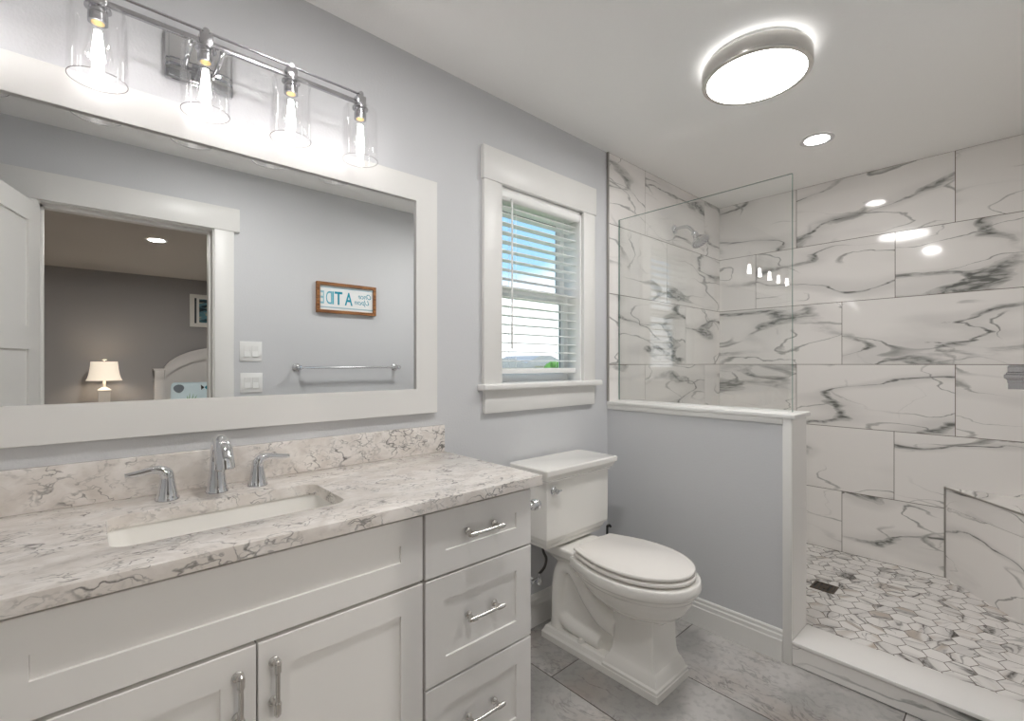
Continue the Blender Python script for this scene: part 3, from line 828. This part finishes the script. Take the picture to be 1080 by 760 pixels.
b.box(XC - 0.062, XC + 0.062, -0.46, -0.135, 0.03, 0.36)
for s in (-1, 1):
    x = XC + s * 0.062
    b.tube([(x, -0.145, 0.03), (x, -0.145, 0.12), (x, -0.148, 0.24), (x, -0.17, 0.325), (x, -0.225, 0.345), (x, -0.275, 0.305), (x, -0.33, 0.245), (x, -0.40, 0.195), (x, -0.47, 0.18)], [0.04, 0.036, 0.036, 0.036, 0.036, 0.038, 0.042, 0.046, 0.046], 16, 5)
    b.tube([(x, -0.150, 0.16), (x, -0.165, 0.115), (x, -0.21, 0.088), (x, -0.30, 0.078), (x, -0.385, 0.075)], 0.031, 14, 5)
b.loft([[(x, y, z) for x, y in rrect(XC - w, XC + w, y0, y1, 0.03, 5)] for z, w, y0, y1 in ((0.345, 0.07, -0.40, -0.13), (0.375, 0.092, -0.42, -0.10), (0.40, 0.118, -0.42, -0.06), (0.43, 0.124, -0.42, -0.05), (0.438, 0.122, -0.36, -0.052))])
voxel(obj('trapway', b, 'porcelain', tl_), 0.005, 5)
for s in (-1, 1):
    obj('bolt_cap', MB().lathe([(0.0155, 0), (0.0155, 0.008), (0.012, 0.016), (0.005, 0.019), (0.001, 0.0193)], (XC + s * 0.092, -0.30, 0.053), 'z', 20), 'porcelain', tl_)
# seat ring and lid
def slab_egg(z0, z1, yb, yf, wb, wm, r):
    e = lambda z, i: egg(z, yb - i, yf + i, wb - i, wm - i)
    return MB().loft([e(z0, r), e(z0 + r, 0), e(z1 - r, 0), e(z1 - r * 0.3, r * 0.4), e(z1, r)])
obj('seat', slab_egg(0.4320, 0.4470, -0.288, -0.752, 0.130, 0.184, 0.004), 'seat', tl_, angle=60)
b = slab_egg(0.4520, 0.4675, -0.285, -0.748, 0.128, 0.182, 0.005)
b.loft([egg(0.467, -0.298, -0.729, 0.114, 0.164), egg(0.4695, -0.302, -0.724, 0.110, 0.160)])
lid = obj('lid', b, 'seat', tl_, angle=60)
for s in (-1, 1):
    obj('hinge', MB().box(XC + s * 0.075 - 0.017, XC + s * 0.075 + 0.017, -0.297, -0.268, 0.436, 0.46, 0.005), 'seat', tl_)
# tank
TX0, TX1, TYB, TYF = 1.439, 1.869, -0.02, -0.222
tr = lambda z, i, f=0.0: [(x, y, z) for x, y in rrect(TX0 + i, TX1 - i, TYF + i + f, TYB - 0.001, 0.006, 3)]
b = MB().loft([tr(0.448, 0.026), tr(0.458, 0.024), tr(0.474, 0.014), tr(0.486, 0.012), tr(0.490, 0.003), tr(0.50, 0.0), tr(0.75, -0.002)])
tank = obj('tank', b, 'porcelain', tl_, angle=16)
b = MB().loft([tr(0.742, 0.0), tr(0.742, -0.008), tr(0.752, -0.010), tr(0.757, -0.017), tr(0.768, -0.022), tr(0.780, -0.026), tr(0.782, -0.033), tr(0.802, -0.034), tr(0.806, -0.030), tr(0.807, -0.026)])
obj('tank_lid', b, 'porcelain', tank, angle=14)
b = MB().lathe([(0.018, 0), (0.018, -0.004), (0.013, -0.008), (0.009, -0.02), (0.011, -0.026), (0.009, -0.031), (0.002, -0.032)], (1.478, TYF, 0.708), 'y', 22)
b.tube([(1.448, TYF - 0.022, 0.708), (1.478, TYF - 0.024, 0.708), (1.508, TYF - 0.022, 0.708)], [0.004, 0.005, 0.004], 10)
obj('flush_lever', b, 'chrome', tank)

# supply stop valve and hose
sv = thing('supply_valve', 'small water stop valve with braided hose behind the toilet', 'valve', (1.515, -0.02, 0.26))
b = MB().lathe([(0.026, -0.016), (0.022, -0.022), (0.009, -0.024), (0.009, -0.075)], (1.505, 0, 0.262), 'y', 20)
obj('stub_pipe', b, 'plate', sv)
b = MB().tube([(1.488, -0.078, 0.262), (1.545, -0.078, 0.262)], 0.010, 12); b.tube([(1.540, -0.078, 0.250), (1.540, -0.078, 0.288)], 0.009, 12)
b.lathe([(0.004, 0), (0.014, -0.008), (0.014, -0.018), (0.004, -0.022)], (1.52, -0.086, 0.262), 'y', 14)
obj('valve_body', b, 'chrome', sv)
b = MB().tube([(1.542, -0.078, 0.285), (1.572, -0.080, 0.305), (1.580, -0.085, 0.345), (1.555, -0.092, 0.385), (1.540, -0.10, 0.42), (1.540, -0.10, 0.445)], 0.0062, 12, 6)
obj('hose', b, 'hose', sv)
# brush behind the toilet
tb = thing('toilet_brush', 'dark hooked handle standing behind the toilet against the half wall', 'toilet brush', (2.03, -0.10, 0))
obj('holder', MB().lathe([(0.045, 0), (0.048, 0.01), (0.042, 0.10), (0.036, 0.12), (0.010, 0.121)], (2.03, -0.10, 0), 'z', 24), 'black', tb)
obj('handle', MB().tube([(2.03, -0.10, 0.10), (2.03, -0.10, 0.375), (2.032, -0.102, 0.393), (2.040, -0.107, 0.399), (2.047, -0.110, 0.390)], [0.006, 0.006, 0.0065, 0.007, 0.006], 12, 4), 'black', tb)
# paper holder on the side of the vanity
tp = thing('toilet_paper_holder', 'chrome toilet paper holder post on the vanity side by the tank', 'paper holder', (VX1, -0.47, 0.778))
b = MB().lathe([(0.024, -0.0015), (0.024, 0.005), (0.012, 0.009), (0.010, 0.065), (0.016, 0.070), (0.0185, 0.080), (0.0185, 0.092), (0.014, 0.100), (0.003, 0.103)], (VX1, -0.475, 0.778), 'x', 22)
obj('post', b, 'chrome', tp)
obj('arm', MB().tube([(VX1 + 0.082, -0.475, 0.778), (VX1 + 0.082, -0.33, 0.778)], 0.007, 12), 'chrome', tp)

# ================================================================== SHOWER FITTINGS
gp = thing('shower_glass_panel', 'tall clear glass panel standing on the half wall cap', 'glass panel', (2.265, -0.45, 1.041))
GY0, GY1, GZ0, GZ1 = -0.905, -0.012, 1.0415, 2.078
b = MB(); b.box(2.260, 2.270, GY0, GY1, GZ0, GZ1)
for f in b.bm.faces:
    f.material_index = 0 if abs(f.normal.x) > 0.9 else 1
obj('pane', b, ['panel_glass', 'glass_edge'], gp, smooth=False)
b = MB().box(2.257, 2.2599, GY0, GY1, 1.0412, 1.0475); b.box(2.2701, 2.273, GY0, GY1, 1.0412, 1.0475)
obj('sealant_bead', b, 'plate', gp, smooth=False)
sh = thing('wall_shower', 'chrome bell-shaped shower head on a bent wall arm', 'shower head', (2.885, 0, 2.14))
SHX = 2.895
obj('flange', MB().lathe([(0.030, -0.010), (0.030, -0.014), (0.022, -0.022), (0.012, -0.026)], (SHX, 0, 2.145), 'y', 24), 'chrome', sh)
b = MB().tube([(SHX, -0.012, 2.145), (SHX, -0.06, 2.150), (SHX, -0.105, 2.142), (SHX, -0.135, 2.115), (SHX, -0.150, 2.092)], 0.0105, 14, 6)
obj('arm', b, 'chrome', sh)
b = MB().lathe([(0.012, 0.0), (0.020, 0.004), (0.020, 0.018), (0.017, 0.022), (0.022, 0.036), (0.034, 0.055), (0.054, 0.070), (0.058, 0.075), (0.058, 0.083), (0.055, 0.086)], (0, 0, 0), 'z', 32, True, False)
b.mi = 1; b.lathe([(0.055, 0.086), (0.052, 0.088), (0.002, 0.089)], (0, 0, 0), 'z', 32, False, True)
for ring_r, nn in ((0.018, 6), (0.034, 12), (0.046, 16)):
    for k in range(nn):
        a = 2 * PI * k / nn
        b.mi = 0; b.lathe([(0.0028, 0.0875), (0.0022, 0.0915)], (ring_r * math.cos(a), ring_r * math.sin(a), 0), 'z', 6)
b.transform(Matrix.Translation((SHX, -0.145, 2.098)) @ Matrix.Rotation(math.radians(180 - 33), 4, 'X'))
obj('head', b, ['chrome', 'steel'], sh, angle=40)
dn = thing('shower_drain', 'small dark square drain grate in the hexagon shower floor', 'drain', (2.943, -0.855, SZ))
b = MB().frame(2.888, 2.998, -0.910, -0.800, [(0, SZ), (0, SZ + 0.003), (0.010, SZ + 0.003), (0.010, SZ)], lambda u, v, h: (u, v, h))
for i in range(4):
    b.box(2.898, 2.988, -0.8945 + i * 0.021, -0.884 + i * 0.021, SZ, SZ + 0.0025)
b.lathe([(0.020, SZ), (0.020, SZ + 0.003), (0.012, SZ + 0.0032)], (2.943, -0.855, 0), 'z', 20)
obj('grate', b, 'dark_metal', dn)
b = MB().box(2.897, 2.989, -0.901, -0.809, SZ - 0.0005, SZ + 0.0006)
obj('well', b, 'black', dn, smooth=False)
# corner bench
bn = thing('shower_bench', 'triangular marble-tiled corner bench at the right end of the shower', 'bench', (3.4, -1.6, SZ))
A_, B_ = Vector((XB, -1.281, 0)), Vector((XB - 0.374, -1.581, 0))
dr_ = (B_ - A_).normalized(); C_ = A_ + dr_ * ((YR + 0.0105 - A_.y) / dr_.y)
nrm = Vector((dr_.y, -dr_.x, 0)); nrm = nrm if nrm.x < 0 else -nrm
Lf = (C_ - A_).length
b = MB(); b.uv = b.bm.loops.layers.uv.new('UVMap'); random.seed(14)
tile_slab(b, A_ - nrm * 0.008, dr_, (0, 0, 1), nrm, 0, Lf, SZ, 0.446, 0.001, 0.008)
tile_slab(b, A_ - nrm * 0.008, dr_, (0, 0, 1), nrm, 0, Lf, 0.446, 0.553, 0.001, 0.008)
tri = [A_ - nrm * 0.004, C_ - nrm * 0.004, Vector((XB, YR + 0.0105, 0))]
b.mi = 1; b.loft([[(p.x, p.y, SZ) for p in [A_ - nrm * 0.0072, C_ - nrm * 0.0072, tri[2]]], [(p.x, p.y, 0.545) for p in [A_ - nrm * 0.0072, C_ - nrm * 0.0072, tri[2]]]])
obj('body', b, ['marble', 'grout'], bn, smooth=False)
b = MB(); b.uv = b.bm.loops.layers.uv.new('UVMap')
b.quad_uv([(p.x, p.y, 0.556) for p in tri], [(p.x + 5.3, p.y + 17.1) for p in tri])
for i in range(3):
    p, q = tri[i], tri[(i + 1) % 3]
    b.quad_uv([(p.x, p.y, 0.546), (q.x, q.y, 0.546), (q.x, q.y, 0.556), (p.x, p.y, 0.556)], [(0, 0), (1, 0), (1, 0.01), (0, 0.01)])
obj('seat_top', b, 'marble', bn, smooth=False)
b = MB()
q0, q1 = A_ + nrm * 0.0015, C_ + nrm * 0.0015
b.tube([(q0.x, q0.y, 0.5535), (q1.x, q1.y, 0.5535)], 0.005, 8)
b.tube([(q0.x, q0.y, SZ + 0.001), (q0.x, q0.y, 0.5535)], 0.0042, 8)
obj('edge_trim', b, 'edge_metal', bn)
# chrome shelf on the right-hand shower wall
cs = thing('shower_shelf', 'chrome shelf with stepped moulded edge at the right end of the shower', 'shelf', (3.05, YR, 1.19))
prof = [(0.013, 1.140), (0.013, 1.166), (0.010, 1.170), (0.010, 1.180), (0.0, 1.190), (0.0, 1.203), (0.006, 1.206), (0.006, 1.212), (0.011, 1.216), (0.011, 1.238), (0.016, 1.246)]
sx0, sx1, sy0, sy1 = 2.99, 3.17, YR + 0.0105, -1.521
b = MB().loft([[(sx0 + i, sy0, z), (sx1 - i, sy0, z), (sx1 - i, sy1 - i, z), (sx0 + i, sy1 - i, z)] for i, z in prof])
obj('shelf_body', b, 'steel', cs, angle=14)

# ================================================================== WALL OPPOSITE (in the mirror)
def switch_plate(xc, zc, label):
    t = thing('light_switch', label, 'light switch', (xc, YR, zc), 'double rocker switches by the door')
    obj('plate', MB().box(xc - 0.063, xc + 0.063, YR + 0.0003, YR + 0.006, zc - 0.061, zc + 0.061, 0.002), 'plate', t)
    for s in (-1, 1):
        b = MB().frame(xc + s * 0.023 - 0.0195, xc + s * 0.023 + 0.0195, zc - 0.036, zc + 0.036, [(0, YR + 0.006), (0, YR + 0.0072), (0.002, YR + 0.0072), (0.002, YR + 0.006)], lambda u, v, h: (u, h, v))
        b.prism([(YR + 0.006, zc - 0.033), (YR + 0.012, zc - 0.033), (YR + 0.008, zc + 0.001), (YR + 0.0105, zc + 0.033), (YR + 0.006, zc + 0.033)], xc + s * 0.023 - 0.0165, xc + s * 0.023 + 0.0165, 'yz')
        obj('rocker', b, 'plate', t, smooth=False)
switch_plate(0.757, 1.329, 'upper white double rocker switch beside the door, seen in the mirror')
switch_plate(0.760, 1.133, 'lower white double rocker switch beside the door, seen in the mirror')
tbx = thing('towel_bar', 'chrome towel bar with round posts under the sign, seen in the mirror', 'towel bar', (1.39, YR, 1.225))
for x in (1.03, 1.745):
    obj('post', MB().lathe([(0.027, 0.0003), (0.027, 0.005), (0.020, 0.010), (0.012, 0.014), (0.0095, 0.045), (0.013, 0.055), (0.016, 0.062), (0.016, 0.080), (0.012, 0.086), (0.002, 0.088)], (x, YR, 1.225), 'y', 24), 'chrome', tbx)
obj('bar', MB().tube([(1.03, YR + 0.070, 1.225), (1.745, YR + 0.070, 1.225)], 0.008, 14), 'chrome', tbx)
sg = thing('framed_sign', 'wood-framed white sign with teal lettering above the towel bar, seen in the mirror', 'sign', (1.37, YR, 1.71))
b = MB().frame(1.155, 1.584, 1.605, 1.816, [(0, YR + 0.0005), (0, YR + 0.028), (0.020, YR + 0.028), (0.020, YR + 0.0005)], lambda u, v, h: (u, h, v))
obj('frame', b, 'wood', sg, smooth=False)
obj('panel', MB().box(1.174, 1.565, YR + 0.0008, YR + 0.012, 1.624, 1.797), 'sign_white', sg, smooth=False)
b = MB().box(1.175, 1.564, YR + 0.012, YR + 0.0126, 1.779, 1.785); b.box(1.175, 1.564, YR + 0.012, YR + 0.0126, 1.640, 1.648)
obj('stripe', b, 'stripe', sg, smooth=False)
def lettering(text, x, z, size, mat, sx=1.0, shear=0.0, bold=0.0):
    """text on the right-hand wall, read from inside the room; x is where it starts"""
    cu = bpy.data.curves.new('lettering', 'FONT'); cu.body = text; cu.size = size; cu.extrude = 0.0004; cu.shear = shear; cu.offset = bold
    o = bpy.data.objects.new('lettering', cu); COL.objects.link(o)
    bpy.context.view_layer.update()
    dg = bpy.context.evaluated_depsgraph_get()
    me = bpy.data.meshes.new_from_object(o.evaluated_get(dg))
    bpy.data.objects.remove(o); bpy.data.curves.remove(cu)
    me.transform(Matrix.Translation(Vector((x, YR + 0.0127, z)) - origin_of(sg)) @ Matrix.Rotation(PI, 4, 'Z') @ Matrix.Rotation(PI / 2, 4, 'X') @ Matrix.Diagonal((sx, 1, 1, 1)))
    me.materials.clear(); me.materials.append(M[mat])
    r = bpy.data.objects.new('lettering', me); COL.objects.link(r); r.parent = sg
    return r
lettering('Once', 1.556, 1.722, 0.052, 'teal', 0.85, 0.35)
lettering('Upon', 1.540, 1.678, 0.052, 'teal', 0.95, 0.35)
lettering('A', 1.408, 1.668, 0.128, 'teal', 0.62, 0, 0.002)
lettering('T', 1.336, 1.668, 0.128, 'teal', 0.72, 0, 0.002)
lettering('I', 1.282, 1.668, 0.128, 'teal_mid', 0.8, 0, 0.001)
lettering('D', 1.266, 1.668, 0.128, 'teal_mid', 0.5, 0, 0)
lettering('E', 1.212, 1.668, 0.128, 'teal_pale', 0.5, 0, 0.001)

# ================================================================== BEDROOM BEYOND THE DOOR
BY = -6.385; RX0, RX1 = -1.7, 3.6
YB0 = YR - 0.12
struct(obj('wall_bedroom_back', MB().box(RX0, RX1, BY - 0.1, BY, 0, CEIL), 'bed_wall', smooth=False))
struct(obj('wall_bedroom_left', MB().box(RX0 - 0.1, RX0, BY - 0.1, YB0, 0, CEIL), 'bed_wall', smooth=False))
struct(obj('wall_bedroom_right', MB().box(RX1, RX1 + 0.1, BY - 0.1, YB0, 0, CEIL), 'bed_wall', smooth=False))
b = MB().box(RX0, DX0 - 0.001, YB0 - 0.008, YB0, 0, CEIL); b.box(DX1 + 0.001, RX1, YB0 - 0.008, YB0, 0, CEIL); b.box(DX0 - 0.001, DX1 + 0.001, YB0 - 0.008, YB0, DZ + 0.001, CEIL)
b.box(RX0, XF - 0.1, YB0, YB0 + 0.1, 0, CEIL)
struct(obj('wall_bedroom_front', b, 'bed_wall', smooth=False))
struct(obj('floor_bedroom', MB().box(RX0 - 0.1, RX1 + 0.1, BY - 0.1, YB0, -0.06, 0), 'bed_floor', smooth=False))
struct(obj('ceiling_bedroom', MB().box(RX0 - 0.1, RX1 + 0.1, BY - 0.1, YB0, CEIL, CEIL + 0.1), 'bed_ceiling', smooth=False))
downlight(0.49, -4.06, 0.085, 'round recessed downlight in the bedroom ceiling, seen in the mirror', 'bed_down')
MY = -0.024                                         # real y = MY - y seen in the mirror
ns = thing('nightstand', 'white bedside cabinet under the lamp beside the bed', 'nightstand', (0.15, -6.15, 0))
b = MB().box(-0.12, 0.42, -6.37, -5.93, 0.08, 0.60); b.box(-0.14, 0.44, -6.375, -5.91, 0.60, 0.625, 0.004)
obj('body', b, 'bed_paint', ns)
for z0, z1 in ((0.10, 0.33), (0.35, 0.58)):
    dd = obj('drawer', MB().box(-0.10, 0.40, -5.93, -5.915, z0, z1, 0.002), 'bed_paint', ns)
    obj('knob', MB().lathe([(0.006, 0), (0.006, 0.012), (0.014, 0.018), (0.012, 0.026), (0.002, 0.028)], (0.15, -5.915, (z0 + z1) / 2), 'y', 16), 'nickel', dd)
for x in (-0.10, 0.38):
    for y in (-6.34, -5.96): obj('leg', MB().box(x, x + 0.03, y, y + 0.03, 0, 0.085), 'bed_paint', ns)
lp = thing('table_lamp', 'lit bedside lamp with flared white shade, seen in the mirror through the doorway', 'lamp', (0.148, -6.075, 0.625))
LC = (0.152, -6.075)
sq = lambda z, h: [(LC[0] - h, LC[1] - h, z), (LC[0] + h, LC[1] - h, z), (LC[0] + h, LC[1] + h, z), (LC[0] - h, LC[1] + h, z)]
b = MB().loft([sq(0.626, 0.075), sq(0.65, 0.075), sq(0.655, 0.052), sq(0.915, 0.058), sq(0.918, 0.066), sq(0.928, 0.066), sq(0.955, 0.03), sq(0.962, 0.022)])
obj('base', b, 'lampbase', lp, smooth=False)
b = MB().lathe([(0.020, 0.96), (0.014, 0.985), (0.014, 1.05), (0.008, 1.06), (0.004, 1.28), (0.004, 1.29), (0.026, 1.296), (0.026, 1.304), (0.012, 1.312), (0.002, 1.314)], (*LC, 0), 'z', 20)
obj('neck', b, 'lampbase', lp)
b = MB().lathe([(0.172, 1.045), (0.158, 1.075), (0.146, 1.12), (0.137, 1.18), (0.131, 1.24), (0.128, 1.277), (0.126, 1.277), (0.129, 1.24), (0.135, 1.18), (0.144, 1.12), (0.156, 1.075), (0.170, 1.045)], (*LC, 0), 'z', 40, False, False)
obj('lamp_shade', b, 'shade', lp, angle=60)
obj('light_bulb', MB().lathe([(0.012, 1.08), (0.028, 1.12), (0.03, 1.14), (0.02, 1.165), (0.003, 1.172)], (*LC, 0), 'z', 16), 'lamp_bulb', lp)
bd = thing('bed', 'white panelled bed with arched headboard, seen in the mirror through the doorway', 'bed', (1.45, -5.3, 0))
HX0, HX1 = 0.648, 2.25; HM = (HX0 + HX1) / 2; HY0, HY1 = -6.345, -6.225
b = MB()
for x in (HX0 + 0.01, HX1 - 0.12):
    b = MB(); b.box(x, x + 0.11, HY0 + 0.005, HY1 - 0.005, 0, 1.04, 0.004); b.box(x + 0.004, x + 0.106, HY0 + 0.008, HY1 - 0.008, 1.04, 1.16, 0.002); b.box(x - 0.014, x + 0.124, HY0, HY1, 1.16, 1.185, 0.004)
    b.box(x - 0.006, x + 0.116, HY0 + 0.002, HY1 - 0.002, 1.035, 1.045, 0.002)
    obj('bed_post', b, 'bed_paint', bd)
def arch(x, z0, rise): 
    t = (x - HM) / (HM - HX0 - 0.12)
    return z0 + rise * math.sqrt(max(0, 1 - t * t * 0.92)) 
xs = [HX0 + 0.12 + (HX1 - HX0 - 0.24) * i / 40 for i in range(41)]
b = MB().prism([(x, arch(x, 1.06, 0.40)) for x in xs] + [(x, arch(x, 0.93, 0.40)) for x in reversed(xs)], HY0 + 0.02, HY1 - 0.015, 'xz')
b.prism([(x, arch(x, 1.085, 0.40)) for x in xs] + [(x, arch(x, 1.055, 0.40)) for x in reversed(xs)], HY0 + 0.005, HY1, 'xz')
obj('arched_rail', b, 'bed_paint', bd, angle=20)
b = MB().prism([(xs[0], 0.3), (xs[-1], 0.3)] + [(x, arch(x, 0.97, 0.38)) for x in reversed(xs)], HY0 + 0.04, HY1 - 0.05, 'xz')
obj('headboard_panel', b, 'bed_paint', bd, smooth=False)
obj('bed_frame', MB().box(HX0 + 0.03, HX1 - 0.03, HY1 + 0.002, -4.20, 0.12, 0.34, 0.01), 'bed_paint', bd)
for x in (HX0 + 0.05, HX1 - 0.13): obj('leg', MB().box(x, x + 0.08, -4.30, -4.22, 0, 0.125, 0.004), 'bed_paint', bd)
obj('mattress', MB().box(HX0 + 0.05, HX1 - 0.05, HY1 + 0.005, -4.21, 0.34, 0.62, 0.05, 4), 'linen', bd)
def cushion(cx, cy, cz, w, h, t, tilt):
    bb = MB(); n = 18; rings = []
    for j in range(n + 1):
        v = -1 + 2 * j / n
        ring = []
        for k in range(36):
            a = 2 * PI * k / 36
            e = max(0.0, 1 - v * v) ** 0.35
            ring.append((w / 2 * math.copysign(abs(math.cos(a)) ** 0.45, math.cos(a)) * (0.90 + 0.10 * e), t / 2 * math.sin(a) * (e * (1 - 0.45 * abs(math.cos(a)) ** 3) + 0.03), v * h / 2))
        rings.append(ring)
    bb.loft(rings)
    mm = Matrix.Translation((cx, cy, cz)) @ Matrix.Rotation(tilt, 4, 'X')
    bb.transform(mm); return bb, mm
pw = thing('pillow', 'pale blue sea-life print pillow against the white headboard, seen in the mirror', 'pillow', (1.16, -6.0, 0.62))
bb, mm = cushion(1.16, -6.03, 0.812, 0.70, 0.385, 0.17, math.radians(14))
pil = obj('cover', bb, 'pillow', pw, angle=80)
def motif(pts, mat, name):
    """flat printed motif lying on the pillow face"""
    bm_ = MB(); vs = []
    for u, v in pts:
        e = max(0.0, 1 - (v / 0.1925) ** 2) ** 0.35
        c = min(1, abs(u) / 0.35 / (0.90 + 0.10 * e)); ca = c ** (1 / 0.45); s_ = math.sqrt(max(0, 1 - ca * ca))
        vs.append(mm @ Vector((u, 0.085 * s_ * (e * (1 - 0.45 * ca ** 3) + 0.03) + 0.007, v)))
    f = bm_.bm.faces.new([bm_.bm.verts.new(p) for p in vs])
    r = bmesh.ops.extrude_face_region(bm_.bm, geom=[f]); 
    bmesh.ops.translate(bm_.bm, vec=(0, 0.001, 0), verts=[g for g in r['geom'] if isinstance(g, bmesh.types.BMVert)])
    return obj(name, bm_, mat, pil, smooth=False)
motif([(-0.265 + 0.055 * math.cos(2 * PI * k / 20) * (1 + 0.2 * math.sin(2 * PI * k / 20)), 0.095 + 0.058 * math.sin(2 * PI * k / 20)) for k in range(20)], 'shell_grey', 'shell_print')
motif([(0.02, 0.10), (0.05, 0.13), (0.11, 0.14), (0.15, 0.10), (0.11, 0.05), (0.05, 0.06)], 'fish_teal', 'fish_print')
motif([(-0.02, 0.14), (0.018, 0.10), (-0.02, 0.065)], 'black', 'fish_tail_print')
for k, (u, l) in enumerate(((-0.17, 0.05), (-0.15, 0.085), (-0.12, 0.07), (-0.09, 0.05))):
    motif([(u - 0.012, -0.05), (u, -0.05), (u + 0.012 * (k - 1), -0.05 + l)], 'weed_green', 'seaweed_print')
pc = thing('framed_picture', 'white-framed seascape picture above the bed, seen in the mirror', 'picture', (1.36, BY, 2.0))
put = lambda u, v, h: (u, h, v)
obj('frame', MB().frame(1.066, 1.62, 1.775, 2.235, [(0, BY + 0.0005), (0, BY + 0.028), (0.050, BY + 0.028), (0.050, BY + 0.0005)], put), 'trim', pc, smooth=False)
obj('mat_board', MB().box(1.115, 1.571, BY + 0.0006, BY + 0.012, 1.824, 2.186), 'plate', pc, smooth=False)
obj('print', MB().box(1.178, 1.508, BY + 0.012, BY + 0.0135, 1.838, 2.172), 'art', pc, smooth=False)
obj('side_stripe', MB().box(1.122, 1.146, BY + 0.012, BY + 0.0135, 1.826, 2.184), 'gasket', pc, smooth=False)

# ================================================================== OUTSIDE
GZ = -3.4
struct(obj('ground', MB().box(-150, 200, 0.6, 260, GZ - 0.2, GZ), 'grass', smooth=False))
def house(x, y, w, dpt, h, rh, label):
    t = thing('house', label, 'house', (x, y, GZ))
    wl = obj('walls', MB().box(x - w / 2, x + w / 2, y - dpt / 2, y + dpt / 2, GZ, GZ + h), 'house', t, smooth=False)
    b = MB().prism([(x - w / 2 - 0.4, GZ + h), (x + w / 2 + 0.4, GZ + h), (x + w * 0.12, GZ + h + rh), (x - w * 0.12, GZ + h + rh)], y - dpt / 2 - 0.4, y + dpt / 2 + 0.4, 'xz')
    obj('roof', b, 'roof', t, smooth=False)
    for k in (-1, 0, 1):
        obj('window', MB().box(x + k * w * 0.3 - 0.5, x + k * w * 0.3 + 0.5, y - dpt / 2 - 0.02, y - dpt / 2 + 0.02, GZ + h * 0.45, GZ + h * 0.8), 'gasket', t, smooth=False)
house(46, 55, 12, 9, 4.0, 1.4, 'distant beige house with grey roof seen low in the window')
house(66, 66, 13, 9, 4.2, 2.0, 'farther beige house with grey roof seen low in the window')
tre = thing('tree', 'distant green tree top seen through the bottom of the blind', 'tree', (52, 46, GZ))
obj('trunk', MB().tube([(52, 46, GZ), (52, 46, GZ + 2.5)], 0.2, 8), 'bark', tre)
b = MB(); random.seed(3)
for k in range(16):
    c = Vector((52 + random.uniform(-1.6, 1.6), 46 + random.uniform(-1.6, 1.6), GZ + 3.2 + random.uniform(-0.8, 1.2)))
    bmesh.ops.create_icosphere(b.bm, subdivisions=2, radius=random.uniform(0.6, 1.0), matrix=Matrix.Translation(c))
for v in b.bm.verts: v.co += Vector((random.uniform(-.12, .12), random.uniform(-.12, .12), random.uniform(-.12, .12)))
obj('crown', b, 'leaf', tre)
